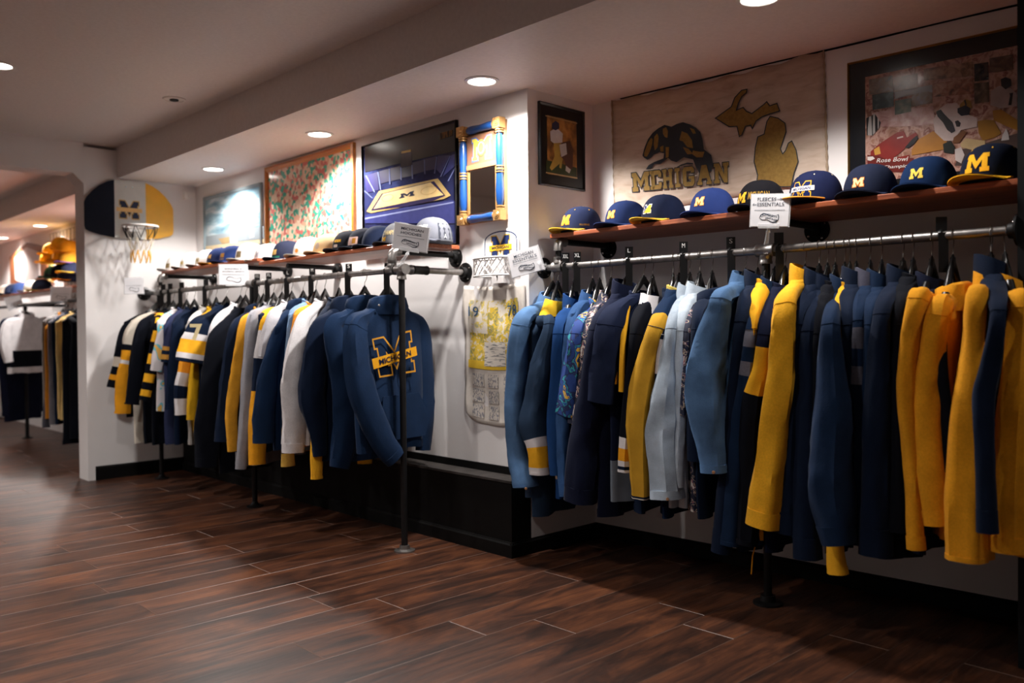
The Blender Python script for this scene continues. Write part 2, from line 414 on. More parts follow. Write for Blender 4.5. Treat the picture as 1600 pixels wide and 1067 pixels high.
def bracket(parent, x, yr, zr, yw, zsh, shelf_dir=1):
    """pipe rising from the rail to an elbow and back to the wall under a shelf"""
    g = Geo(); g.tube([(x, yr, zr), (x, yr, zsh - .03)], 0.0145, 12); g.obj('riser', PIPED, parent, True)
    g = Geo(); fitting(g, (x, yr, zr), (1, 0, 0), .062, .0235); fitting(g, (x, yr, zr + .032), (0, 0, 1), .03, .022); g.obj('tee', PIPE, parent, True)
    g = Geo(); g.tube([(x, yr, zsh - .062), (x, yr, zsh - .04), (x, yr + .006, zsh - .026), (x, yr + .02, zsh - .019), (x, yr + .045, zsh - .018)], [.023, .022, .0225, .022, .023], 14); g.obj('elbow', PIPE, parent, True)
    g = Geo(); g.tube([(x, yr + .03, zsh - .018), (x, yw, zsh - .018)], 0.0145, 12); g.obj('arm', PIPED, parent, True)
    flange(parent, (x, yw, zsh - .03), (0, -1, 0), BLACKP)
# right rack
rr = thing('pipe_clothes_rack', (-1.715, RR, 0), 'dark iron pipe clothes rail running through the right alcove on one floor post', 'clothes rack')
Geo().tube([(XA, RR, RZ), (-0.848, RR, RZ)], 0.0155, 16).obj('rail', PIPE, rr, True)
Geo().tube([(-1.715, RR, 0.02), (-1.715, RR, RZ)], 0.0155, 14).obj('post', PIPED, rr, True)
Geo().lathe((-1.715, RR, 0), (0, 0, 1), [(0, 0), (.056, 0), (.056, .008), (.03, .013), (.027, .034), (.016, .034)], 26).obj('floor_flange', PIPED, rr, True)
g = Geo(); fitting(g, (-1.715, RR, RZ), (1, 0, 0), .075, .0235); fitting(g, (-1.715, RR, RZ - .035), (0, 0, 1), .034, .0225); g.obj('tee', PIPE, rr, True)
flange(rr, (XA, RR, RZ), (1, 0, 0)); flange(rr, (-0.848, RR, RZ), (-1, 0, 0))
SZR = 1.49
bracket(rr, -2.80, RR, RZ, yb(-2.8), SZR)
for x in (-1.72,):
    Geo().tube([(x, RR + .03, SZR - .018), (x, yb(x), SZR - .018)], 0.0145, 12).obj('arm', PIPED, rr, True); flange(rr, (x, yb(x), SZR - .03), (0, -1, 0), BLACKP, .055)
    Geo().lathe((x, RR + .03, SZR - .018), (0, -1, 0), [(.016, 0), (.02, 0), (.02, .018), (.012, .024), (0, .024)], 14).obj('end_cap', PIPED, rr, True)
# left rack
lr = thing('pipe_clothes_rack', (-3.354, RL, 0), 'dark iron pipe rail along the left wall with tall floor post at near end', 'clothes rack')
Geo().tube([(-6.32, RL, RZ), (-3.354, RL, RZ)], 0.0155, 16).obj('rail', PIPE, lr, True)
Geo().tube([(-3.354, RL, 0.02), (-3.354, RL, RZ)], 0.0155, 14).obj('post', PIPED, lr, True)
Geo().lathe((-3.354, RL, 0), (0, 0, 1), [(0, 0), (.05, 0), (.05, .007), (.026, .012), (.024, .03), (.016, .03)], 26).obj('floor_flange', PIPE, lr, True)
g = Geo(); fitting(g, (-3.354, RL, RZ), (1, 0, 0), .07, .0235); fitting(g, (-3.354, RL, RZ - .032), (0, 0, 1), .034, .0225); fitting(g, (-3.354, RL + .035, RZ), (0, 1, 0), .05, .0225); g.obj('corner_tee', PIPE, lr, True)
Geo().tube([(-3.354, RL + .02, RZ), (-3.354, YL, RZ)], 0.0155, 14).obj('return_pipe', PIPE, lr, True)
flange(lr, (-3.354, YL, RZ), (0, -1, 0))
g = Geo(); fitting(g, (-3.354, RL + .11, RZ), (0, 1, 0), .09, .021); g.obj('coupling', PIPED, lr, True)
flange(lr, (XW, RL, RZ), (1, 0, 0)); Geo().tube([(XW, RL, RZ), (-6.3, RL, RZ)], 0.0155, 14).obj('stub_pipe', PIPED, lr, True)
g = Geo(); fitting(g, (-4.87, RL, RZ), (1, 0, 0), .075, .0235); fitting(g, (-6.3, RL, RZ), (1, 0, 0), .075, .0235); g.obj('coupling', PIPE, lr, True)
for x in (-4.87, -6.3): Geo().tube([(x, RL, 0.01), (x, RL, RZ)], 0.0155, 12).obj('post', PIPED, lr, True); Geo().lathe((x, RL, 0), (0, 0, 1), [(0, 0), (.05, 0), (.05, .007), (.026, .012), (.016, .03)], 22).obj('floor_flange', PIPED, lr, True)
bracket(lr, -3.43, RL, RZ, YL, 1.462); bracket(lr, -6.27, RL, RZ, YL, 1.487)
def arm(x, z):
    Geo().tube([(x, RL + .06, z - .018), (x, YL, z - .018)], 0.0145, 12).obj('arm', PIPED, lr, True); flange(lr, (x, YL, z - .03), (0, -1, 0), BLACKP)
arm(-4.55, 1.462); arm(-5.15, 1.487)
def board(x0, x1, y0, y1, z, label, th=.021, y1b=None):
    y1b = y1 if y1b is None else y1b
    g = Geo(); c = .003
    def rc(i, zz): return [(x0 + i, y0 + i, zz), (x1 - i, y0 + i, zz), (x1 - i, y1b - i, zz), (x0 + i, y1 - i, zz)]
    g.rings([rc(c, z), rc(0, z + c), rc(0, z + th - c), rc(c, z + th)], True)
    return tag(g.obj('wall_shelf', SHELFW), label, 'shelf')
board(-2.845, -0.85, 2.966, yb(-2.845) - .004, SZR, 'long stained wooden shelf of caps above the right alcove rail', .021, yb(-.85) - .004)
board(-4.84, -3.315, 2.50, 2.80, 1.462, 'nearer wooden cap shelf under the arena picture')
board(-6.32, -4.86, 2.50, 2.80, 1.487, 'farther wooden cap shelf between basketball board and map picture')
# ------------------------------------------------------------------ size dividers on the rails
def divider(px, py, yr, letter, label, tall=.046):
    P = at(px, py, yr); x = P.x
    t = thing('size_divider', (x, yr, RZ), label, 'size tag', 'black size dividers')
    g = Geo()
    y0 = -.02
    # a flat black plate turned towards the shop, hooked over the rail
    U = Vector((0.80, 0.60, 0)); V = Vector((0, 0, 1)); N = Vector((.60, -.80, 0))
    g.obox(Vector((0, 0, .017 + tall / 2)) , U, V, N, .034, tall, .003)
    g.obj('plate', plain('#0c0c0d', 0.35), t, False, True)
    g = Geo(); g.obox(Vector((0, 0, -.055)) + N * .02, U, V, N, .03, .13, .003); g.obj('lower_plate', plain('#0c0c0d', 0.35), t, False, True)
    g = Geo(); g.lathe((-.004, 0, 0), (1, 0, 0), [(.017, 0), (.022, 0), (.022, .008), (.017, .008)], 16); g.obj('rail_clip', plain('#0c0c0d', 0.35), t, True, True)
    if letter:
        g = Geo(); wv = min(.026, .0125 * len(letter)); c = Vector((0, 0, .017 + tall * .66)) + N * .0022
        q = quad(c - U * wv / 2 + V * .009, c + U * wv / 2 + V * .009, c + U * wv / 2 - V * .009, c - U * wv / 2 - V * .009)
        put_text(g, letter, q); g.obj('lettering', WHITEP, t, False, True)
for px, py, l in ((884, 415, 'XXL'), (902, 414, 'XL'), (983, 408, 'L'), (1068, 400, 'M'), (1142, 394, 'S'), (1217, 388, ''), (1471, 369, '')):
    divider(px, py, RR, l, ('black size divider lettered %s on the right rail' % l) if l else ('black blank size divider behind the fleeces sign' if px < 1300 else 'tall black size divider among the fleeces on the right'))
for px, py, l in ((545, 424, 'S'), (488, 430, 'M'), (450, 434, 'L'), (420, 437, 'XL'), (402, 439, 'XXL')):
    divider(px, py, RL, l, 'black size divider lettered %s on the left rail' % l, .038)
for px, l in ((322, 'just left of the jersey sign'), (284, 'third from the basketball board end'), (266, 'second from the basketball board end'), (255, 'closest to the basketball board end')):
    divider(px, 448, RL, '', 'black blurred size divider on the left rail, ' + l, .038)
divider(606, 419, RL, '', 'tall black divider beside the front hoodie hanger', .02)

# ------------------------------------------------------------------ sign cards in clear holders
CARD = plain('#e4e3e6', 0.6); INK = plain('#2c3646', 0.7); INKG = plain('#7b8088', 0.7)
RIB = [(0, .55), (.06, .82), (.2, .98), (.38, .9), (.6, .7), (.8, .72), (.97, .86), (1, .62), (.98, .3), (.86, .06), (.68, .02), (.5, .2), (.34, .34), (.2, .3), (.1, .34)]
def sign(px4, P, n, lines, label, clip_to=None, ribbon=True, mark=True):
    n = Vector(n).normalized(); P = Vector(P)
    c4 = [atp(x, y, P, n) for x, y in px4]; root = (c4[2] + c4[3]) / 2
    t = thing('sign_card', root, label, 'sign', 'rail sign cards')
    g = Geo(); q = quad(*c4)
    g.prism([q(0, 0), q(1, 0), q(1, 1), q(0, 1)], n * -.002); g.obj('card', CARD, t)
    ex = Geo(); e = .03; ex.prism([q(-e, -e), q(1 + e, -e), q(1 + e, 1 + e), q(-e, 1 + e)], n * -.0012)
    for vv in ex.v: vv += n * -.0025
    ex.obj('clear_sleeve', clear(), t)
    off = n * .0012
    def sub(u0, u1, v0, v1): return lambda u, v: q(u0 + (u1 - u0) * u, v0 + (v1 - v0) * v) + off
    for k, ln in enumerate(lines):
        s_, u0, u1, v0, v1 = ln
        g = Geo()
        put_text(g, s_, sub(u0, u1, v0, v1), 0, .004); g.obj('lettering', INK, t)
        if s_ in ('FLEECES', 'ESSENTIALS') and lines[0][0] == 'FLEECES':
            A = sub(.68, .82, v0, v1) if s_ == 'FLEECES' else sub(.15, .04, v0, v1); g = Geo()
            g.poly([A(a, b) for a, b in ((0, .42), (.6, .42), (.6, .1), (1, .5), (.6, .9), (.6, .58), (0, .58))]); g.obj('arrow', INKG, t)
    g = Geo(); g.poly([sub(.1, .9, .5, .515)(a, b) for a, b in ((0, 0), (1, 0), (1, 1), (0, 1))]); g.obj('rule', INKG, t)
    if ribbon:
        S = sub(.24, .76, .1, .42)
        g = Geo(); g.poly([S(a, b) for a, b in RIB]); o = g.obj('ribbon_logo', INK, t)
        C2 = (.52, .46)
        off2 = n * .0006
        g = Geo(); g.poly([S(C2[0] + (a - C2[0]) * .93, C2[1] + (b - C2[1]) * .78) + off2 for a, b in RIB]); g.obj('ribbon_field', CARD, o)
        if mark:
            for s_, (u0, u1, v0, v1), sl in (('UNIVERSITY', (.08, .92, .56, .78), -.22), ('VINTAGE', (.3, .92, .26, .46), -.2)):
                g = Geo(); v, f, a = text_geo(s_, 0, .03)
                wv = lambda u: .12 * math.sin((u - .1) * 5.2)
                g.add([S(u0 + (u1 - u0) * a_, v0 + (v1 - v0) * b_ + wv(u0 + (u1 - u0) * a_)) + off2 * 2 for a_, b_ in v], f); g.obj('logo_lettering', INK, o)
    if clip_to is not None:
        m = q(.5, 0); r = Vector(clip_to)
        g = Geo(); U = (q(1, 0) - q(0, 0)).normalized()
        g.obox(m, U, Vector((0, 0, 1)), n, (q(1, 0) - q(0, 0)).length * .55, .016, .008)
        g.obj('clip_jaw', clear(), t)
        g = Geo(); g.tube([m, m * .6 + r * .4 + Vector((0, 0, .004)), r + Vector((0, 0, .02))], [.005, .007, .009], 8)
        g.lathe(m * .75 + r * .25 - Vector((0, 0, .006)), (0, 0, 1), [(0, 0), (.008, .003), (.009, .008), (.008, .012), (0, .015)], 10); g.obj('clip_stem', clear(), t, True)
        g = Geo(); g.lathe(r - Vector((.012, 0, 0)), (1, 0, 0), [(.0165, 0), (.021, 0), (.021, .024), (.0165, .024)], 16); g.obj('rail_clip', clear(), t, True)
    return t
cl = at(1197, 392, RR); cl.z = RZ; cl.y = RR
sign([(1174.5, 304), (1234.5, 303), (1231, 353.5), (1172, 353.5)], cl + Vector((0, -.065, .1)), (.08, -1, 0.03),
     [('FLEECES', .17, .66, .79, .9), ('ESSENTIALS', .17, .87, .63, .74)], 'white card reading FLEECES and ESSENTIALS clipped to the right rail', cl)
cl = at(852, 421, RR); cl = Vector((cl.x + .0, RR, RZ))
sign([(793.5, 397.5), (839.5, 383.5), (850, 420.5), (800.5, 434)], at(822, 410, 2.80), (.3, -.95, 0),
     [('MICHIGAN', .18, .82, .76, .88), ('ESSENTIALS', .12, .9, .58, .7)], 'tilted white card reading MICHIGAN ESSENTIALS at the alcove corner', None)
E0 = at(850, 417, 2.86); t_ = [o for o in bpy.data.objects if o.get('label', '').startswith('tilted white card')][0]
Geo().tube([at(842, 410, 2.815), E0, cl + Vector((.012, -.01, .012))], [.007, .011, .009], 8).obj('clip_stem', clear(), t_, True)
cl = Vector((at(634, 418, RL).x, RL, RZ)); cl = Vector((-3.32, RL, RZ))
sign([(617.5, 347.5), (671, 356.5), (666, 394.5), (613, 386.5)], Vector((-3.32, RL - .085, RZ + .1)), (.5, -.86, 0),
     [('MICHIGAN', .2, .85, .77, .88), ('HOODIES', .2, .8, .6, .71)], 'white card reading MICHIGAN HOODIES clipped above the tall post', Vector((-3.354, RL + .0, RZ + .012)))
cl = Vector((at(388, 440, RL).x, RL, RZ))
sign([(342.5, 413.5), (386, 413.5), (388.5, 445.5), (342.5, 444.5)], cl + Vector((0, -.03, .06)), (.85, -.53, 0),
     [('BASKETBALL &', .2, .8, .76, .83), ('BASEBALL JERSEYS', .12, .9, .62, .69)], 'white blurred jersey card on the left rail below the white caps', cl, True, False)
cl = Vector((-6.2, RL, RZ))
sign([(194.5, 434.5), (223, 433), (225, 459), (194.5, 459)], Vector((-6.28, 2.30, 1.38)), (.9, -.43, 0), [], 'white blurred card below the basketball net', None, True, False)
t_ = [o for o in bpy.data.objects if o.get('label', '').startswith('white blurred card below')][0]
Geo().tube([atp(224, 450, Vector((-6.28, 2.3, 1.38)), Vector((.9, -.43, 0))), Vector((-6.3, 2.44, RZ + .01))], [.005, .008], 8).obj('clip_stem', clear(), t_, True)
# ------------------------------------------------------------------ garments
NAVY, NAVY2, DARK, INDIGO, ROYAL = '#0f1b30', '#142742', '#0b0e17', '#11172d', '#183a6a'
YEL, AMB, MUST, GREY, WHT, CREAM = '#f0b02a', '#e59c22', '#c9982f', '#8d8c92', '#d9d5d6', '#cfc5b6'
DEN, DENP, DEND = '#4f6e94', '#a0adba', '#2f4d78'
HAWAII = printed('royal_tropical_print', [(0, '#1d3f86'), (.47, '#1b2a5a'), (.53, '#2f9aa5'), (.56, '#1e4a94'), (.62, '#e0b23c'), (.66, '#22345f'), (.7, '#d9d9d2')], 16, 3)
FLOR = printed('small_floral_print', [(0, '#1b2036'), (.46, '#1d2440'), (.53, '#c9b49a'), (.56, '#23294a'), (.61, '#b06a70'), (.64, '#d8d3cc')], 32, 2)
TEAL = printed('white_teal_print', [(0, '#dcd6d8'), (.58, '#dcd6d8'), (.6, '#6fc3cf'), (.66, '#e3b25a')], 12, 1)
def M_(c, kind): return c if not isinstance(c, str) else fab(c, kind)
def catmull(P, n):
    out = []; m = len(P) - 1
    for k in range(n + 1):
        t = k / n * m; i = min(int(t), m - 1); u = t - i
        p0, p1, p2, p3 = P[max(i - 1, 0)], P[i], P[i + 1], P[min(i + 2, m)]
        out.append([0.5 * ((2 * b) + (c - a) * u + (2 * a - 5 * b + 4 * c - d) * u * u + (3 * b - a - 3 * c + d) * u ** 3) for a, b, c, d in zip(p0, p1, p2, p3)])
    return out
def superell(c, U, V, a, b, n, p=0.8):
    r = []
    for j in range(n):
        t = 2 * PI * j / n; ct, st = math.cos(t), math.sin(t)
        r.append(c + U * (a * math.copysign(abs(ct) ** p, ct)) + V * (b * math.copysign(abs(st) ** p, st)))
    return r
def sleeve_tube(path, bands, kind, wr, seed, tmax=1.0, tmin=0.0):
    """path: list of (x,y,z,rx,ry); bands: list of (t_end, material index)"""
    P = catmull(path, 44); L = len(P) - 1; n = 18
    ts = sorted(set([k / L for k in range(L + 1) if tmin <= k / L <= tmax] + [min(tmax, max(tmin, t)) for t, _ in bands] + [tmin, tmax]))
    rs = []; mi = []
    for t in ts:
        k = t * L; i = min(int(k), L - 1); u = k - i
        x, y, z, rx, ry = [a + (b - a) * u for a, b in zip(P[i], P[i + 1])]
        tg = Vector(P[min(i + 2, L)][:3]) - Vector(P[max(i - 1, 0)][:3]); tg.normalize()
        A = Vector((1, 0, 0)); A = (A - tg * A.dot(tg)).normalized(); B = tg.cross(A); c = Vector((x, y, z))
        ring = []
        for j in range(n):
            an = 2 * PI * j / n
            ph = noise.noise(Vector((math.cos(an) * 1.3 + seed, math.sin(an) * 1.3, z * 6 + seed * 3))) * wr
            ph += 1.1 * wr * max(0, noise.noise(Vector((an * .9 + seed, z * 16 + an * 1.2, seed * 2.1)))) * (0.35 + 0.65 * abs(math.sin(t * PI)))
            ph += 1.5 * wr * noise.noise(Vector((math.cos(an) * 2.4 + seed, math.sin(an) * 2.4, z * 1.6)))
            ph *= min(1, t * 5)
            ca, sa = math.cos(an), math.sin(an)
            ca = math.copysign(abs(ca) ** .85, ca); sa = math.copysign(abs(sa) ** .85, sa)
            ring.append(c + A * (rx * (1 + ph) * ca) + B * (ry * (1 + ph) * sa))
        rs.append(ring)
    for i in range(len(ts) - 1):
        tm = (ts[i] + ts[i + 1]) / 2
        mi.append(next((m for te, m in bands if tm <= te), bands[-1][1]))
    mi.append(mi[-1]); return rs, mi
def hanger(x, yr, what, d=None, z=RZ, drop=.125, top=.092):
    t = thing('clothes_hanger', (x, yr, z), 'black plastic hanger holding the ' + what, 'hanger', 'black plastic clothes hangers')
    if len(t['label'].split()) > 16: t['label'] = ' '.join(t['label'].split()[:16])
    d = d or Vector((0, -1, 0))
    R = .0195; pts = [Vector((0, 0, 0)) + (d * math.cos(a) + Vector((0, 0, 1)) * math.sin(a)) * R for a in [math.radians(v) for v in (-35, 0, 35, 70, 105, 140, 175, 200)]]
    pts += [d * -.012 + Vector((0, 0, -.032)), Vector((0, 0, -.05)), Vector((0, 0, -.078))]
    Geo().tube(pts, .0016, 6).obj('hook', CHROME, t, True, True)
    Geo().obox(Vector((0, 0, -.083)), d, Vector((0, 0, 1)), Vector((1, 0, 0)), .02, .022, .014).obj('hook_block', HANG, t, False, True)
    n = d.cross(Vector((0, 0, 1))); rs = []
    for k in range(13):
        s = -1 + k / 6; c = d * (s * .155) + Vector((0, 0, -top - drop * abs(s) ** 1.1 + (.004 if abs(s) < .1 else 0)))
        hw = .006 + .010 * abs(s) ** .7; hh = .016 - .008 * abs(s) + (.006 if abs(s) < .4 else 0)
        rs.append([c + n * (hw * math.cos(2 * PI * j / 8)) + Vector((0, 0, hh * math.sin(2 * PI * j / 8))) for j in range(8)])
    Geo().rings(rs, True).obj('shoulder_bar', HANG, t, True, True)
    return t
GN = 0
def garment(name, label, cat, yr, neck, sho, slv, col, hem, kind='knit', style='crew', bands=None, cuff=None, bcol=None, ccol=None,
            grp=None, wr=.15, short=False, bbands=None, fo=0.0, strips=(), buttons=False, what=None, xmax=None, facing=1, T=.03, hang=True, rear=True):
    global GN; GN += 1; sd = GN * 1.37
    N = at(*neck, yr); S = at(*sho, yr - .2)
    if xmax is not None: N.x = min(N.x, xmax)
    S.x = max(N.x - .13, min(N.x + .13, S.x))
    zr = RZ
    N.z = min(N.z - {'crew': .012, 'stand': .046, 'shirt': .036, 'hood': .034, 'yoke': .02}[style], zr - .115); S.z = min(S.z, N.z - .03)
    if yr > 2.7:
        N.x = max(N.x, XA + .06); S.x = min(S.x, 2 * N.x - (XA + .055)); S.x = max(S.x, 2 * N.x + .885)
    hz = at(neck[0] - 15, hem, yr - .1).z
    d = Vector((S.x - N.x, S.y - N.y, 0)); W = d.length + .03; d.normalize(); n = Vector((-d.y, d.x, 0)); n = n if n.x > 0 else -n
    t = thing(name, Vector((N.x, yr, hz)), label, cat, grp)
    bm = M_(bcol or col, kind)
    # body
    zs = S.z; levels = []
    for k in range(10):
        u = k / 9; z = hz + (zs - .03 - hz) * u
        levels.append((z, W * (0.93 + .03 * u), T * (1.0 - .12 * u), 1 - u))
    levels += [(zs - .005, W * .955, T * .9, 0), (zs + (N.z - zs) * .25, W * .78, T * .92, 0), (zs + (N.z - zs) * .55, W * .58, T * 1.0, 0), (zs + (N.z - zs) * .85, .105, T * 1.2, 0), (N.z, .078, T * 1.35, 0)]
    rs = []; c0 = Vector((N.x, yr, 0))
    for z, a, b, fl_ in levels:
        ring = []
        for j in range(24):
            an = 2 * PI * j / 24; ca, sa = math.cos(an), math.sin(an)
            u = math.copysign(abs(ca) ** .9, ca) * a; v = math.copysign(abs(sa) ** .7, sa) * b
            wob = fl_ * .016 * math.sin(u * 34 + sd) + .010 * noise.noise(Vector((u * 7 + sd, z * 5, sd)))
            ring.append(c0 + d * u + n * (v + wob) + Vector((0, 0, z + fl_ * .012 * noise.noise(Vector((u * 9, sd, 0))) * (1 if fl_ > .95 else 0))))
        rs.append(ring)
    g = Geo(); mats = [bm]; mi = None
    if bbands:
        mi = []
        for k in range(len(rs) - 1):
            zt = (levels[k][0] + levels[k + 1][0]) / 2; f_ = (zt - hz) / (zs - hz); c = 0
            for q, (te, cc) in enumerate(bbands):
                m = M_(cc, kind)
                if m not in mats: mats.append(m)
                if f_ <= te: c = mats.index(m); break
            mi.append(c)
        mi.append(mi[-1])
    g.rings(rs, True, mi); body = g.obj('body', mats, t, True)
    # hem band
    if not short and kind != 'denim' and cat not in ('shirt',):
        hb = [[p + n * ((p - c0).dot(n) * .06) + Vector((0, 0, dz)) for p in rs[0]] for dz in (-.004, .03)]
        g = Geo(); g.rings([[p + Vector((0, 0, 0)) for p in hb[0]], [(q + (r_ - q) * 1.0) for q, r_ in zip(hb[1], hb[1])]], False); g.obj('hem_band', mats[0] if not bbands else M_(bbands[0][1], kind), body, True)
    # front sleeve through the measured points
    path = [(N.x + d.x * .05, yr + d.y * .05, N.z - .016, .034, .016), (N.x + (S.x - N.x) * .6, yr - .135, N.z + (S.z - N.z) * .52 - .022, .034, .030)]
    for k, p in enumerate(slv):
        if yr > 2.7: P = at(p[0], p[1], yr - .235 - fo)
        else:
            P = atx(p[0], p[1], S.x + .01 + (p[3] if len(p) > 3 else 0)); P = at(p[0], p[1], max(yr - .42, min(yr - .13, P.y)) if len(p) < 4 else P.y)
        r = p[2] * depth(P) / FPX
        v = Vector((P.x, P.y)).normalized(); ax, ay = (.62, 1.0) if yr < 2.7 else (1.0, .9)
        kk = r / math.sqrt((ax * v.y) ** 2 + (ay * v.x) ** 2)
        path.append((P.x, P.y, P.z, kk * ax, kk * ay))
    SP = path
    mats = []; bl = []
    for te, cc in (bands or [(1, col)]):
        m = M_(cc, kind)
        if m not in mats: mats.append(m)
        bl.append((te, mats.index(m)))
    ct = 1.0 if short else .94
    if bands and len(bands) > 1: ct = .985
    r_, m_ = sleeve_tube(path, bl, kind, wr, sd, ct)
    g = Geo(); g.rings(r_, True, m_); sl = g.obj('sleeve', mats, t, True)
    kq = min(range(len(r_)), key=lambda k: abs(sum((p.z for p in r_[k])) / len(r_[k]) - (path[2][2] - .012)))
    if hang and yr > 2.7 or T > .04:
        cq = sum(r_[kq], Vector()) / len(r_[kq]); g = Geo(); g.tube([cq + (p - cq) * 1.005 for p in r_[kq] + r_[kq][:1]], .0014, 5, False); g.obj('armhole_seam', mats[bl[0][1]], sl, True)
    if not short:
        pr, pmi = sleeve_tube(path, [(1, 0)], kind, wr * .4, sd, 1.0, ct - .004); cen = [sum(q, Vector()) / len(q) for q in pr]
        pr = [[c + (p - c) * 1.05 for p in q] for c, q in zip(cen, pr)]
        g = Geo(); g.rings(pr, True); g.obj('cuff', M_(cuff, kind) if cuff else mats[bl[-1][1]], sl, True)
        if buttons:
            c = cen[len(cen) // 2]; v = (CO - c); v.z = 0; v.normalize(); g = Geo()
            rr_ = max((p - c).dot(v) for p in pr[len(cen) // 2])
            g.lathe(c + v * rr_, v, [(.006, -.002), (.006, .0015), (.004, .0022), (0, .0018)], 10); g.obj('button', plain('#b98a63', .35), sl)
    # far sleeve
    if rear:
        Sr = Vector((2 * N.x - S.x, yr + .2, S.z)); L_ = (S.z - path[-1][2])
        pb = [(N.x - d.x * .05, yr - d.y * .05, N.z - .016, .034, .016), (N.x + (Sr.x - N.x) * .6, yr + .135, N.z + (S.z - N.z) * .52 - .022, .034, .030), (Sr.x, yr + .215, S.z - L_ * .08, .028, .056), (Sr.x - .004, yr + .232, S.z - L_ * .4, .028, .058), (Sr.x, yr + .235, S.z - L_ * .75, .026, .050), (Sr.x, yr + .225, S.z - L_ * 1.0, .022, .042)]
        if yr < 2.7: pb = [(a, b, c, e, f_) for a, b, c, e, f_ in pb]
        r_, m_ = sleeve_tube(pb, bl, kind, wr, sd + 5, 1.0)
        g = Geo(); g.rings(r_, True, m_); g.obj('sleeve', mats, t, True)
    # collar
    cm = M_(ccol or bcol or col, kind); z0 = N.z - .008; c1 = Vector((N.x, yr, 0))
    def cring(a, b, z, tilt=0.0):
        return [c1 + d * (a * math.cos(2 * PI * j / 20)) + n * (b * math.sin(2 * PI * j / 20)) + Vector((0, 0, z - tilt * math.sin(2 * PI * j / 20))) for j in range(20)]
    g = Geo()
    if style == 'crew': g.rings([cring(.088, .046, z0 - .012, .012), cring(.086, .045, z0 + .012, .015), cring(.074, .037, z0 + .014, .015), cring(.072, .034, z0 - .01, .012)], False)
    elif style == 'stand': g.rings([cring(.098, .05, z0 - .02, .01), cring(.092, .05, z0 + .02, .014), cring(.084, .048, z0 + .05, .02), cring(.074, .040, z0 + .05, .02), cring(.076, .038, z0 - .01, .012)], False)
    elif style == 'shirt': g.rings([cring(.115, .058, z0 - .035, .02), cring(.098, .052, z0 + .0, .018), cring(.082, .042, z0 + .036, .018), cring(.074, .036, z0 + .034, .018), cring(.072, .032, z0 - .01, .012)], False)
    elif style == 'yoke': g.rings([cring(.155, .052, z0 - .06, 0), cring(.12, .052, z0 - .02, .0), cring(.088, .046, z0 + .02, .01), cring(.074, .036, z0 + .02, .01), cring(.07, .03, z0 - .01, .0)], False)
    elif style == 'hood':
        g.rings([cring(.118, .060, z0 - .05, .0), cring(.124, .066, z0 - .012, -.006), cring(.108, .060, z0 + .026, -.012), cring(.088, .048, z0 + .034, -.012), cring(.074, .034, z0 + .012, -.01), cring(.064, .024, z0 - .03, 0)], False)
    g.obj({'hood': 'hood', 'yoke': 'yoke'}.get(style, 'collar'), cm, t, True)
    for pl, hw, sc_ in strips:
        pth = []
        for k, (px, py) in enumerate(pl):
            P = at(px, py, yr - .28 - fo); zz = P.z
            i = next((i for i in range(len(SP) - 1) if SP[i + 1][2] <= zz), len(SP) - 2); u = max(0, min(1, (SP[i][2] - zz) / max(1e-4, SP[i][2] - SP[i + 1][2])))
            cx, cy, _, rx, ry = [a + (b - a) * u for a, b in zip(SP[i], SP[i + 1])]
            e = min(.95, abs(P.x - cx) / rx); P = at(px, py, cy - ry * math.sqrt(1 - e * e) * 1.0 + .004); r = hw * depth(P) / FPX; pth.append((P.x, P.y, P.z, r, .009))
        r_, m_ = sleeve_tube(pth, [(1, 0)], kind, .03, sd)
        g = Geo(); g.rings(r_, True); g.obj('stripe', M_(sc_, kind), sl, True)
    if hang: hanger(N.x, yr, what or label, -d if d.y > 0 else d, RZ, max(.05, RZ - .085 - S.z + .022), .085)
    return t, body, N, S, d, n
GR, GL = 'garments on the right rail', 'garments on the left rail'
def R(name, label, cat, *a, **k): return garment(name, label, cat, RR, *a, grp=GR, **k)
def L(name, label, cat, *a, **k): return garment(name, label, cat, RL, *a, grp=GL, **k)
R('denim_shirt', 'blue denim shirt first on the right rail beside the towel', 'shirt', (857, 458), (823, 489), [(815, 505, 13), (807, 580, 17), (804, 655, 16), (808, 710, 15), (820, 750, 19), (822, 760, 19)], DEN, 770, 'denim', 'shirt', buttons=True, what='first denim shirt by the towel')
R('knit_sweater', 'dark knit sweater with yellow and white yoke and yellow cuff', 'sweater', (872, 466), (858, 515), [(860, 505, 10), (850, 560, 16), (840, 620, 18), (835, 662, 21), (841, 700, 15), (843, 741, 14)], '#26374d', 800, 'knit', 'yoke', bands=[(.80, '#26374d'), (.85, WHT), (.95, YEL), (1, WHT)], ccol='#e8b92f', what='yellow-yoked knit sweater')
R('pullover_jacket', 'royal blue pullover jacket with a tan panel', 'jacket', (897, 463), (874, 500), [(874, 520, 10), (870, 600, 11), (868, 680, 12), (872, 742, 11)], ROYAL, 770, 'knit', 'stand', bbands=[(.12, ROYAL), (.3, '#a08a78'), (1, ROYAL)], what='royal blue pullover jacket')
R('denim_shirt', 'darker blue denim shirt behind the tropical shirt', 'shirt', (926, 455), (896, 488), [(892, 520, 10), (886, 600, 10), (879, 690, 10), (885, 775, 10)], DEND, 770, 'denim', 'shirt', what='darker denim shirt')
R('tropical_shirt', 'royal blue short-sleeved tropical print shirt', 'shirt', (937, 465), (908, 500), [(905, 518, 14), (897, 585, 18), (888, 648, 18)], HAWAII, 745, 'knit', 'shirt', short=True, what='tropical print shirt')
R('floral_shirt', 'dark floral shirt between tropical shirt and navy sweatshirt', 'shirt', (955, 456), (925, 490), [(921, 520, 10), (908, 600, 12), (900, 662, 12)], FLOR, 760, 'knit', 'shirt', short=True, what='dark floral shirt beside the tropical one')
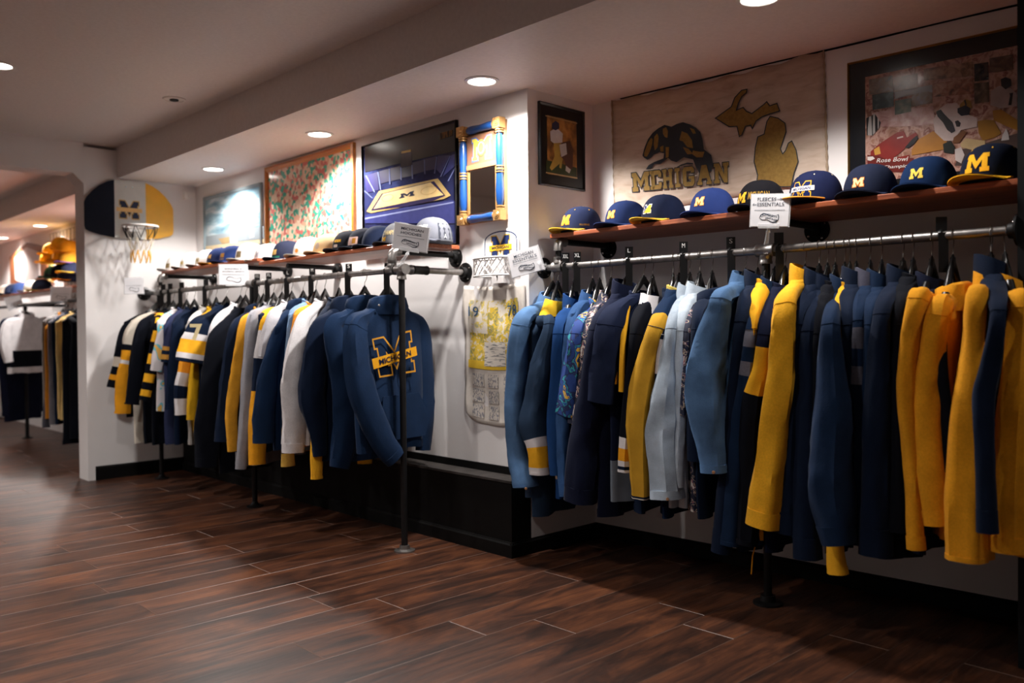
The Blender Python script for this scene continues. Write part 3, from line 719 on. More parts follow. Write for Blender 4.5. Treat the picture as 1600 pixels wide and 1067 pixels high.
R('sweatshirt', 'plain navy sweatshirt with a tall folded collar', 'sweatshirt', (978, 440), (940, 495), [(937, 515, 15), (927, 600, 20), (914, 690, 24), (907, 783, 23)], INDIGO, 800, 'fleece', 'stand', what='plain navy sweatshirt with tall collar')
R('polo_shirt', 'navy short-sleeved polo with two yellow sleeve stripes', 'shirt', (1006, 455), (960, 480), [(957, 505, 19), (950, 570, 24), (944, 627, 23)], '#182037', 780, 'knit', 'crew', short=True, strips=[([(981, 474), (974, 530), (971, 612)], 5, YEL), ([(967, 500), (963, 560), (962, 600)], 2, YEL)], what='yellow-striped navy polo', bbands=[(.25, '#7d8793'), (1, '#182037')])
R('varsity_sweater', 'white fronted varsity sweater with navy sleeves and striped cuff', 'sweater', (1020, 458), (996, 500), [(994, 520, 10), (986, 600, 10), (978, 690, 10), (976, 737, 10)], DARK, 790, 'knit', 'yoke', bands=[(.78, DARK), (.83, WHT), (.9, AMB), (.94, WHT), (.97, NAVY), (1, WHT)], bcol=NAVY, ccol=WHT, what='white fronted varsity sweater')
R('track_jacket', 'mustard sleeved track jacket with navy shoulders and striped cuff', 'jacket', (1061, 447), (1034, 493), [(1029, 510, 14), (1016, 560, 17), (1001, 635, 21), (999, 700, 18), (1001, 760, 15), (1001, 779, 15)], MUST, 800, 'knit', 'crew', bands=[(.24, NAVY2), (.93, MUST), (.96, NAVY), (.98, CREAM), (1, NAVY)], cuff=NAVY, bcol=NAVY2, ccol='#c8b25a', what='mustard sleeved track jacket')
R('striped_jersey', 'white jersey sleeve with navy bars beside the mustard jacket', 'jersey', (1052, 452), (1040, 500), [(1037, 520, 7), (1032, 570, 7), (1028, 640, 7)], WHT, 780, 'knit', 'crew', bands=[(.45, WHT), (.56, NAVY), (.8, WHT), (1, NAVY)], bcol=NAVY, short=True, what='white jersey with navy bars')
R('denim_shirt', 'very pale washed denim shirt with buttoned cuff', 'shirt', (1078, 444), (1054, 495), [(1053, 512, 13), (1047, 570, 17), (1039, 640, 24), (1036, 690, 26), (1040, 740, 24), (1043, 778, 26)], DENP, 785, 'denim', 'shirt', buttons=True, what='very pale denim shirt')
R('denim_shirt', 'second pale denim shirt just behind the palest one', 'shirt', (1093, 442), (1066, 490), [(1066, 515, 10), (1063, 600, 10), (1060, 690, 10), (1058, 760, 10)], '#b4c0cb', 785, 'denim', 'shirt', what='second pale denim shirt')
R('floral_shirt', 'small floral print shirt beside the pale denim shirts', 'shirt', (1094, 452), (1078, 492), [(1076, 515, 8), (1071, 575, 9), (1068, 648, 9)], FLOR, 790, 'knit', 'shirt', short=True, what='small floral shirt beside pale denim')
R('sweatshirt', 'navy sweatshirt just left of the mid blue denim shirt', 'sweatshirt', (1113, 450), (1091, 485), [(1090, 510, 10), (1087, 600, 11), (1086, 720, 11)], NAVY, 800, 'fleece', 'hood', what='navy sweatshirt left of mid blue denim')
R('denim_shirt', 'mid blue denim shirt with bent sleeve and open buttoned cuff', 'shirt', (1165, 424), (1131, 455), [(1128, 465, 14), (1123, 492, 18), (1108, 548, 25), (1103, 600, 29), (1106, 660, 26), (1113, 708, 20), (1115, 738, 19)], DEN, 750, 'denim', 'shirt', buttons=True, fo=.05, what='mid blue denim shirt with bent sleeve')
fl17 = R('fleece_pullover', 'navy fleece just right of the mid blue denim shirt', 'fleece', (1184, 426), (1162, 472), [(1160, 500, 11), (1150, 600, 12), (1139, 720, 13), (1127, 862, 15)], NAVY, 850, 'fleece', 'stand', what='navy fleece right of mid blue denim')
R('sweatshirt', 'narrow yellow sweatshirt showing between two navy fleeces', 'sweatshirt', (1197, 436), (1180, 480), [(1179, 505, 6), (1174, 560, 6), (1171, 620, 6), (1168, 800, 6)], YEL, 830, 'knit', 'crew', what='narrow yellow sweatshirt')
R('fleece_pullover', 'blue fleece with grey sleeve bands left of yellow fleece', 'fleece', (1211, 436), (1178, 493), [(1174, 515, 10), (1164, 600, 12), (1155, 660, 13), (1147, 760, 15), (1141, 850, 16)], NAVY2, 840, 'fleece', 'stand', bands=[(.34, NAVY2), (.39, '#6a6a76'), (.43, NAVY2), (.47, '#6a6a76'), (1, NAVY2)], what='blue fleece with grey bands')
R('rugby_shirt', 'navy rugby top with one yellow sleeve block', 'sweatshirt', (1227, 442), (1199, 498), [(1196, 520, 11), (1187, 580, 13), (1176, 625, 16), (1171, 690, 17), (1172, 760, 16), (1166, 850, 15)], INDIGO, 850, 'knit', 'crew', bands=[(.34, INDIGO), (.54, YEL), (1, DARK)], what='navy rugby top with yellow block')
R('fleece_pullover', 'bright all yellow fleece in the middle of the right rail', 'fleece', (1258, 417), (1226, 460), [(1227, 478, 17), (1221, 560, 20), (1212, 650, 22), (1203, 740, 24), (1194, 821, 26)], YEL, 820, 'fleece', 'stand', fo=.03, what='bright all yellow fleece')
R('fleece_pullover', 'navy fleece directly right of the yellow fleece', 'fleece', (1280, 422), (1247, 488), [(1244, 505, 13), (1240, 600, 15), (1234, 700, 17), (1230, 832, 18)], NAVY, 830, 'fleece', 'stand', what='navy fleece right of yellow one')
R('fleece_pullover', 'navy fleece with longer sleeve, second right of the yellow fleece', 'fleece', (1293, 430), (1268, 495), [(1264, 515, 12), (1261, 620, 14), (1258, 740, 16), (1262, 872, 20)], NAVY, 850, 'fleece', 'stand', what='long sleeved navy fleece')
R('fleece_pullover', 'very dark navy fleece third right of the yellow fleece', 'fleece', (1305, 438), (1282, 498), [(1280, 515, 9), (1279, 620, 10), (1279, 760, 12)], DARK, 830, 'fleece', 'crew', what='very dark navy fleece')
R('fleece_pullover', 'bulky navy blue fleece with bent sleeve folded over', 'fleece', (1320, 434), (1297, 495), [(1298, 508, 14), (1299, 570, 19), (1302, 640, 25), (1297, 725, 31), (1298, 775, 32), (1311, 850, 24)], NAVY2, 850, 'fleece', 'stand', fo=.07, what='bulky navy fleece with bent sleeve')
R('sweatshirt', 'yellow sweatshirt whose cuff hangs lowest under the bulky fleece', 'sweatshirt', (1328, 440), (1312, 500), [(1311, 520, 6), (1309, 700, 7), (1306, 840, 12), (1310, 896, 15)], YEL, 800, 'knit', 'crew', what='yellow sweatshirt under bulky fleece')
R('fleece_pullover', 'plain navy fleece right of the bulky bent-sleeved one', 'fleece', (1338, 422), (1325, 480), [(1326, 505, 10), (1329, 620, 10), (1333, 740, 11), (1336, 850, 11)], NAVY, 840, 'fleece', 'stand', what='plain navy fleece by the bulky one')
R('fleece_pullover', 'navy fleece with grey collar and grey sleeve bands', 'fleece', (1360, 424), (1345, 478), [(1344, 500, 10), (1341, 600, 12), (1343, 655, 12), (1347, 760, 12), (1345, 850, 12)], NAVY2, 840, 'fleece', 'stand', bands=[(.36, NAVY2), (.41, '#5c5c68'), (.45, NAVY2), (.5, '#5c5c68'), (1, NAVY)], ccol='#4d4d5c', what='navy fleece with grey collar')
R('fleece_pullover', 'navy fleece between grey-banded fleece and long navy fleece', 'fleece', (1378, 426), (1361, 478), [(1361, 500, 10), (1360, 620, 11), (1362, 770, 11)], NAVY2, 850, 'fleece', 'stand', what='navy fleece next to grey-banded one')
R('fleece_pullover', 'long dark navy fleece left of the golden sleeve', 'fleece', (1411, 418), (1382, 470), [(1379, 490, 13), (1374, 580, 17), (1370, 700, 20), (1368, 866, 24)], NAVY, 860, 'fleece', 'stand', fo=.02, what='long dark navy fleece')
R('fleece_pullover', 'near black fleece tucked left of the golden sleeve', 'fleece', (1427, 426), (1406, 478), [(1404, 500, 11), (1404, 640, 13), (1404, 830, 15)], DARK, 860, 'fleece', 'crew', what='near black fleece by golden sleeve')
R('fleece_pullover', 'navy fleece with slim golden yellow sleeves', 'fleece', (1456, 430), (1435, 452), [(1434, 466, 15), (1421, 540, 14), (1416, 620, 14), (1425, 720, 13), (1428, 800, 13), (1432, 858, 14)], AMB, 850, 'fleece', 'stand', bcol=INDIGO, fo=.02, what='navy fleece with golden sleeves')
R('fleece_hoodie', 'golden hooded fleece with a navy stripe down the sleeve', 'fleece', (1489, 442), (1468, 470), [(1468, 482, 17), (1455, 560, 19), (1450, 640, 21), (1456, 740, 24), (1464, 820, 19)], AMB, 830, 'fleece', 'hood', strips=[([(1470, 470), (1471, 560), (1478, 640), (1484, 738)], 9, DARK)], fo=.0, what='golden hooded fleece with navy stripe')
R('fleece_pullover', 'yellow fleece with navy upper sleeve and loose thread', 'fleece', (1549, 430), (1524, 452), [(1526, 464, 17), (1521, 540, 17), (1514, 640, 24), (1510, 760, 27), (1511, 874, 29)], AMB, 860, 'fleece', 'stand', bands=[(.225, INDIGO), (1, AMB)], fo=.03, what='yellow fleece with navy upper sleeve')
R('fleece_pullover', 'navy fleece with raised collar second from the dark right wall', 'fleece', (1578, 402), (1560, 465), [(1560, 488, 12), (1547, 570, 16), (1537, 620, 17), (1539, 720, 14), (1543, 832, 15)], NAVY, 840, 'fleece', 'stand', fo=.09, xmax=-.93, what='navy fleece second from right wall')
R('fleece_pullover', 'yellow fleece cut by the right edge of the photo', 'fleece', (1596, 430), (1592, 450), [(1594, 470, 12), (1588, 560, 17), (1580, 680, 23), (1575, 780, 26), (1575, 861, 26)], AMB, 850, 'fleece', 'stand', fo=.0, xmax=-.89, what='yellow fleece at right edge')

# ---- left rail, near end first
hoo = L('hooded_sweatshirt', 'front navy hoodie with outlined M and MICHIGAN bar facing the shop', 'hoodie', (606, 462), (556, 500), [(557, 512, 17, .01), (559, 565, 20, .03), (573, 630, 21, .045), (596, 686, 18, .06), (618, 716, 15, .07)], NAVY2, 705, 'fleece', 'hood', T=.045, fo=-.035, what='front hoodie with outlined M')
L('hooded_sweatshirt', 'navy hoodie right behind the front MICHIGAN hoodie', 'hoodie', (570, 462), (522, 505), [(520, 515, 14), (535, 580, 18), (543, 640, 21), (538, 690, 18), (530, 731, 14)], NAVY2, 720, 'fleece', 'hood', what='second navy hoodie')
L('hooded_sweatshirt', 'navy hoodie with bent elbow beside the off-white sweatshirt', 'hoodie', (545, 462), (500, 507), [(499, 518, 14), (491, 580, 18), (488, 620, 18), (497, 670, 14), (500, 712, 10)], NAVY, 715, 'fleece', 'hood', what='third navy hoodie with bent elbow')
L('sweatshirt', 'navy sweatshirt with a yellow lower sleeve hanging low', 'sweatshirt', (530, 466), (496, 512), [(497, 540, 9), (499, 640, 9), (496, 690, 9), (495, 748, 9)], NAVY, 715, 'fleece', 'crew', bands=[(.74, NAVY), (1, YEL)], what='yellow-cuffed navy sweatshirt', bbands=[(.1, AMB), (1, NAVY)])
L('sweatshirt', 'off-white sweatshirt in the middle of the left rail', 'sweatshirt', (508, 468), (474, 492), [(472, 505, 12), (461, 560, 17), (456, 610, 18), (459, 660, 17), (458, 707, 15)], WHT, 690, 'fleece', 'crew', what='off-white sweatshirt')
L('sweatshirt', 'slim orange sweatshirt left of the off-white one', 'sweatshirt', (494, 472), (466, 490), [(464, 502, 7), (458, 545, 7), (455, 600, 6)], '#d98a2b', 690, 'fleece', 'crew', what='slim orange sweatshirt')
L('sweatshirt', 'faded light blue sweatshirt with a striped low cuff', 'sweatshirt', (488, 468), (458, 490), [(456, 505, 6), (451, 560, 6), (449, 640, 7), (450, 728, 10)], '#6f8cae', 700, 'fleece', 'crew', bands=[(.8, '#6f8cae'), (.86, NAVY), (.9, '#c9a04a'), (.94, NAVY), (1, '#c9a04a')], what='light blue sweatshirt with striped cuff')
L('hooded_sweatshirt', 'navy hoodie behind the grey short-sleeved top', 'hoodie', (474, 466), (432, 510), [(424, 560, 11), (414, 620, 15), (411, 692, 15)], NAVY2, 700, 'fleece', 'hood', what='navy hoodie behind grey top')
L('short_sleeved_sweatshirt', 'pale grey short-sleeved top in the middle of the left rail', 'sweatshirt', (456, 470), (428, 490), [(430, 502, 15), (424, 535, 17), (419, 560, 14)], '#b9b6ba', 680, 'fleece', 'crew', short=True, what='pale grey short-sleeved top')
L('color_block_sweatshirt', 'yellow, white and navy block sweatshirt with amber cuff', 'sweatshirt', (441, 476), (416, 490), [(414, 505, 8), (406, 560, 9), (402, 620, 10), (402, 670, 12), (402, 725, 12)], YEL, 700, 'fleece', 'crew', bands=[(.38, YEL), (.5, WHT), (.64, NAVY), (1, AMB)], bcol=NAVY, what='yellow, white and navy block sweatshirt')
L('sweatshirt', 'mid grey sweatshirt left of the yellow block sweatshirt', 'sweatshirt', (428, 474), (400, 490), [(397, 505, 10), (389, 580, 10), (383, 660, 9), (376, 733, 8)], GREY, 720, 'fleece', 'crew', what='mid grey sweatshirt')
L('sweatshirt', 'golden yellow sweatshirt with bent elbow on the left rail', 'sweatshirt', (412, 480), (383, 500), [(381, 512, 9), (370, 580, 9), (362, 640, 9), (363, 705, 7)], '#d99a2e', 690, 'fleece', 'crew', what='golden yellow sweatshirt with bent elbow')
L('hooded_sweatshirt', 'navy hoodie left of the golden yellow sweatshirt', 'hoodie', (404, 474), (370, 505), [(368, 520, 11), (358, 600, 13), (350, 690, 14)], NAVY, 725, 'fleece', 'hood', what='navy hoodie left of golden sweatshirt', bbands=[(.08, GREY), (1, NAVY)])
L('sweatshirt', 'long charcoal navy sweatshirt right of the numbered jersey', 'sweatshirt', (384, 478), (342, 512), [(341, 530, 14), (332, 600, 17), (325, 670, 18), (322, 729, 15)], DARK, 735, 'fleece', 'crew', what='charcoal navy sweatshirt')
L('t_shirt', 'white top showing between charcoal sweatshirt and numbered jersey', 'shirt', (376, 472), (340, 497), [(338, 508, 7), (332, 535, 7), (329, 560, 6)], WHT, 640, 'knit', 'crew', short=True, what='white top beside numbered jersey')
jer = L('football_jersey', 'navy jersey with number 7 and yellow and white sleeve bands', 'jersey', (354, 474), (314, 504), [(313, 512, 16), (307, 540, 21), (302, 568, 24)], NAVY, 690, 'knit', 'crew', short=True, bands=[(.6, NAVY), (.68, WHT), (.86, YEL), (.93, WHT), (1, NAVY)], what='navy jersey with number 7', fo=.03)
L('football_jersey', 'yellow jersey hanging behind the number 7 jersey', 'jersey', (338, 480), (310, 515), [(308, 550, 7), (302, 610, 8), (299, 656, 7)], '#d6a41f', 670, 'knit', 'crew', what='yellow jersey behind number 7')
L('hockey_jersey', 'white jersey with orange and navy bands low on the sleeve', 'jersey', (326, 478), (298, 508), [(298, 525, 9), (290, 575, 11), (283, 610, 11), (283, 648, 9)], WHT, 690, 'knit', 'crew', bands=[(.5, WHT), (.64, '#f0a030'), (.76, WHT), (.86, NAVY), (1, WHT)], bcol='#9a9590', what='white jersey with orange band')
L('football_jersey', 'plain navy jersey left of the white banded one', 'jersey', (304, 480), (278, 504), [(278, 520, 9), (271, 580, 9), (267, 640, 9)], NAVY, 690, 'knit', 'crew', what='plain navy jersey')
L('football_jersey', 'slate navy jersey with gold sleeve trim', 'jersey', (292, 481), (268, 507), [(269, 518, 8), (264, 545, 9), (262, 567, 9)], '#2d3350', 690, 'knit', 'crew', short=True, bands=[(.72, '#2d3350'), (.78, '#b8853a'), (.84, NAVY), (.92, '#b8853a'), (1, NAVY)], what='slate navy jersey with gold trim')
L('printed_jersey', 'white jersey with teal print near the basketball board', 'jersey', (282, 481), (258, 500), [(258, 512, 9), (250, 550, 10), (244, 580, 9)], TEAL, 640, 'knit', 'crew', short=True, what='white jersey with teal print')
L('checked_jersey', 'navy jersey with a column of yellow checks', 'jersey', (271, 482), (249, 500), [(248, 513, 8), (239, 560, 8), (231, 600, 8), (225, 626, 8)], DARK, 690, 'knit', 'crew', bands=[(k / 14, YEL if k % 2 else DARK) for k in range(1, 15)], what='navy jersey with yellow checks')
L('hockey_jersey', 'dark jersey with an orange shoulder patch', 'jersey', (262, 483), (224, 502), [(222, 518, 10), (213, 580, 11), (206, 632, 11)], DARK, 690, 'knit', 'crew', bcol=DARK, bands=[(.08, DARK), (.17, '#f0a030'), (1, DARK)], what='dark jersey with orange patch')
L('hockey_jersey', 'white and amber jersey second from the basketball wall', 'jersey', (254, 484), (209, 500), [(206, 518, 9), (199, 560, 9), (194, 590, 11), (191, 646, 11)], WHT, 690, 'knit', 'crew', bands=[(.5, CREAM), (.54, DARK), (.62, AMB), (.66, WHT), (1, AMB)], bcol=CREAM, what='white and amber jersey')
L('hockey_jersey', 'navy jersey closest to the basketball wall', 'jersey', (247, 485), (198, 502), [(195, 518, 7), (185, 568, 8), (177, 606, 9)], DARK, 650, 'knit', 'crew', bands=[(.7, DARK), (.78, CREAM), (.85, DARK), (.9, AMB), (1, DARK)], bcol=DARK, what='navy jersey closest to basketball wall')

# prints on the front hoodie and the number jersey
t, body, N, S, d, n = hoo
XF = N.x + .064
def hp(px, py, o=0.0): return atx(px, py, XF + o)
q = quad(hp(583, 531), hp(641, 518), hp(648, 579), hp(594, 588))
Mm = [((x / 1.3) + .5, y) for x, y in BLOCK_M]
def ring_poly(g, outer, inner, q):
    k = len(g.v); m = len(outer); g.v += [q(*p) for p in outer] + [q(*p) for p in inner]
    for i in range(m): g.f.append((k + i, k + (i + 1) % m, k + m + (i + 1) % m, k + m + i)); g.m.append(0)
g = Geo(); ring_poly(g, [((x / 1.3) + .5, y) for x, y in outline(BLOCK_M, .035)], [((x / 1.3) + .5, y) for x, y in outline(BLOCK_M, -.01)], q); g.obj('print_outline', fab('#c58a2c'), body)
bar = [hp(581, 561, .004), hp(650, 541, .004), hp(652, 555, .004), hp(584, 577, .004)]
g = Geo(); g.poly(bar); g.obj('print_bar', fab('#dd9c22'), body)
qb = quad(bar[0], bar[1], bar[2], bar[3]); g = Geo(); v, f, a = text_geo('MICHIGAN', 0, .02); g.add([qb(.14 + .72 * x, .22 + .56 * y) + Vector((.002, 0, 0)) for x, y in v], f); g.obj('print_lettering', fab('#161f38'), body)
g = Geo(); g.prism([hp(598, 620, -.006), hp(654, 613, -.006), hp(671, 650, -.006), hp(664, 680, -.006), hp(612, 688, -.006), hp(596, 655, -.006)], (.004, 0, 0)); g.obj('pocket', fab(NAVY2, 'fleece'), body)
for px in (592, 615): Geo().lathe(hp(px, 477, -.004), (1, 0, 0), [(.006, 0), (.006, .003), (.003, .004), (0, .002)], 10).obj('eyelet', CHROME, body)
t, body, N, S, d, n = jer
P7 = at(308, 519, RL - .3); U = Vector((.55, .83, 0)); V = Vector((-.1, -.15, 1)).normalized(); g = Geo()
v, f, a = text_geo('7', .1, .03); g.add([P7 + U * ((x - .5) * .075) + V * ((y - .5) * .1) for x, y in v], f); g.obj('number', fab('#c9b98f'), body)
# loose drawstring
Geo().tube([at(1181, 850, 2.8), at(1176, 868, 2.78), at(1174, 897, 2.78)], .0025, 6).obj('drawstring', fab(AMB), fl17[0], True)
# ------------------------------------------------------------------ caps
CA, CB, CH, CZ = .092, .104, .118, .012
def crown_pt(phi, z, k=1.0):
    s = min(1, max(0, (z - CZ) / CH)); t = math.asin(min(1, s ** (1 / .9))); r = math.cos(t) ** .72
    return Vector((CA * r * math.sin(phi) * k, -CB * r * math.cos(phi) * k, z))
def cap_logo(g, polys, u0, v0, sc, lift=1.012, cuts=2):
    for poly in polys:
        bm = bmesh.new(); pts = [Vector((x * sc, y * sc, 0)) for x, y in poly]
        vv = [bm.verts.new(p) for p in pts]
        for tri in tessellate_polygon([pts]):
            try: bm.faces.new([vv[i] for i in tri])
            except ValueError: pass
        bmesh.ops.subdivide_edges(bm, edges=bm.edges[:], cuts=cuts, use_grid_fill=True); bmesh.ops.triangulate(bm, faces=bm.faces[:])
        bm.verts.index_update()
        g.add([crown_pt((u0 + v.co.x) / CA, v0 + v.co.y, lift) for v in bm.verts], [tuple(v.index for v in f.verts) for f in bm.faces]); bm.free()
def cap_text(g, s_, u0, v0, wd, ht, lift=1.015):
    v, f, a = text_geo(s_, 0, .03); g.add([crown_pt((u0 + (x - .5) * wd) / CA, v0 + y * ht, lift) for x, y in v], f)
def crown_mesh(mat):
    g = Geo(); n = 36; rs = []
    for i in range(13):
        z = CZ + CH * (math.sin(i / 12 * PI / 2)) ** 1.0 if i < 12 else CZ + CH * .9995
        rs.append([crown_pt(2 * PI * j / n, z, 1 - (.012 if j % 6 == 0 else 0) * (1 if i < 12 else 0)) for j in range(n)])
    base = [crown_pt(2 * PI * j / n, CZ) for j in range(n)]
    rs = [[Vector((p.x * .97, p.y * .97, .001)) for p in base]] + rs
    g.rings(rs, True); me = mesh('crown', g.v, g.f, mat, True); return me
def brim_mesh(mat, flat=False):
    g = Geo(); top = []; n = 17; m = 6; R_ = []
    for i in range(m):
        row = []
        for j in range(n):
            a = -1.12 + 2.24 * j / (n - 1); u = i / (m - 1)
            x = CA * math.sin(a) * (1 + .06 * u); y0 = -CB * math.cos(a); ext = .074 * math.cos(a * .98) ** .55 if abs(a) < 1.5 else 0
            y = y0 - ext * u; z = .016 + (.010 if flat else .018) * u * (1 - (x / CA) ** 2) - (.004 if flat else .012) * u
            row.append(Vector((x, y, max(.004, z))))
        R_.append(row)
    k = 0
    for th in (0, -.0035):
        for row in R_: g.v += [p + Vector((0, 0, th)) for p in row]
    A = m * n
    for i in range(m - 1):
        for j in range(n - 1):
            q = (i * n + j, i * n + j + 1, (i + 1) * n + j + 1, (i + 1) * n + j)
            g.f += [q, tuple(A + t for t in q[::-1])]
    edge = [j for j in range(n)] + [i * n + n - 1 for i in range(1, m)] + [(m - 1) * n + j for j in range(n - 2, -1, -1)] + [i * n for i in range(m - 2, 0, -1)]
    for a, b in zip(edge, edge[1:] + edge[:1]): g.f.append((a, b, A + b, A + a))
    return mesh('brim', g.v, g.f, mat, True)
CC = {}
def cap(x, y, z, rz, label, crown, brim, logo, grp, flat=False, sc=1.0):
    t = thing('baseball_cap', (x, y, z), label, 'cap', grp, rz); t.scale = (sc, sc, sc)
    if ('c', crown) not in CC: CC[('c', crown)] = crown_mesh(fab(crown))
    if ('b', brim, flat) not in CC: CC[('b', brim, flat)] = brim_mesh(fab(brim), flat)
    co = addobj('crown', CC[('c', crown)], t); addobj('brim', CC[('b', brim, flat)], t)
    Geo().lathe((0, 0, CZ + CH - .002), (0, 0, 1), [(.008, 0), (.007, .004), (0, .006)], 10).obj('button', fab(crown), t, True, True)
    for nm, fn, c in logo:
        g = Geo(); fn(g); g.obj(nm, fab(c), co, False, True)
    return t
LM = lambda s, v=.04, u=0: (lambda g: cap_logo(g, [BLOCK_M], u, v, s))
LMO = lambda s, v=.04, u=0, w=.07: (lambda g: cap_logo(g, [outline(BLOCK_M, w)], u, v, s, 1.008))
PATCH = lambda u, v, a, b, l=1.01: (lambda g: cap_logo(g, [[(-a, -b), (a, -b), (a, b), (-a, b)]], u, v, 1.0, l, 10))
TX = lambda s, u, v, w, h: (lambda g: cap_text(g, s, u, v, w, h))
EYE = lambda: (lambda g: [cap_logo(g, [[(.003 * math.cos(a), .003 * math.sin(a)) for a in [k * PI / 3 for k in range(6)]]], CA * p, CZ + CH * .82, 1.0, 1.02, 1) for p in (-.5, .5, 1.5)])
GC = 'caps on the right shelf'; ZT = SZR + .021
Y_, O_ = '#f2b436', '#e08a2c'
rc = [(908, -.10, 'navy cap with yellow brim and yellow M, first on the right shelf', '#1f2742', '#e3b23c', [('logo_edge', LMO(.042), O_), ('logo', LM(.042), Y_), ('eyelet', EYE(), Y_), ('side_lettering', TX('WOLVERINES', .10, .03, .045, .009), '#8a6a2c')]),
      (975, -.05, 'plain navy cap with gold M beside the yellow-brimmed first cap', '#1d2b52', '#1d2b52', [('logo_edge', LMO(.033, .045), O_), ('logo', LM(.033, .045), '#f0c064')]),
      (1037, -.12, 'dark cap with yellow brim and white-edged split M', '#161d33', '#e8b43a', [('logo_edge', LMO(.034, .045, 0, .1), '#e8e2d8'), ('logo', LM(.034, .045), '#27335a'), ('logo_gold', lambda g: cap_logo(g, [[(-.5, 0), (.65, 0), (.65, 1), (.3, 1)]], 0, .045, .034, 1.018), Y_)]),
      (1110, .05, 'bright navy cap with orange-edged M below the banner lettering', '#26366a', '#26366a', [('logo_edge', LMO(.034, .05), O_), ('logo', LM(.034, .05), '#f3cf8e')]),
      (1190, .02, 'black cap with M and MICHIGAN lettering behind the fleeces sign', '#17161a', '#1b1c2b', [('logo', LM(.042, .035, -.035), Y_), ('lettering', TX('MICHIGAN', .045, .045, .085, .03), '#9c7a34')]),
      (1272, .0, 'navy cap with MICHIGAN bar across an outlined M', '#1b2140', '#1b2140', [('logo_edge', LMO(.052, .03, 0, .06), Y_), ('logo', LM(.052, .03), '#1a2450'), ('logo_bar', PATCH(.0, .058, .048, .0085, 1.02), '#ece8e2'), ('bar_lettering', lambda g: cap_text(g, 'MICHIGAN', 0, .053, .07, .01, 1.026), '#2b2f66'), ('eyelet', EYE(), '#e8d7a8'), ('side_patch', PATCH(.125, .022, .008, .008), O_)]),
      (1360, .05, 'charcoal navy cap with pale gold M, third from the right wall', '#20263a', '#20263a', [('logo_edge', LMO(.031, .04), '#e07b28'), ('logo', LM(.031, .04), '#f4d7a0')]),
      (1448, .02, 'deep blue cap with slim yellow M in front of the poster', '#152a4d', '#152a4d', [('logo', LM(.036, .045), '#f4cf5a')]),
      (1552, -.12, 'large dark cap with big yellow M and yellow brim at the right wall', '#131a2c', '#eeae22', [('logo', LM(.058, .035), '#efb029'), ('eyelet', EYE(), Y_)])]
for k, (px, rz, lab, cr, br, lg) in enumerate(rc):
    P = at(px, 320, 3.09); cap(P.x, 3.09 + (.015 if k % 2 else 0), ZT, rz - .05, lab, cr, br, lg, GC, flat=(k in (5,)), sc=1.0 if k not in (8, 5) else 1.06)
for o in bpy.data.objects:
    if o.get('label', '').startswith('navy cap with MICHIGAN bar'):
        Geo().tube([Vector((CA * 1.06 * math.sin(a), -CB * math.cos(a) - .0755 * math.cos(a * .98) ** .55, .0135 + .006 * (1 - math.sin(a) ** 2))) for a in [-1.1 + .11 * k for k in range(21)]], .003, 6).obj('brim_piping', fab('#e5a03a'), o, True, True)
GCL = 'caps on the left shelves'
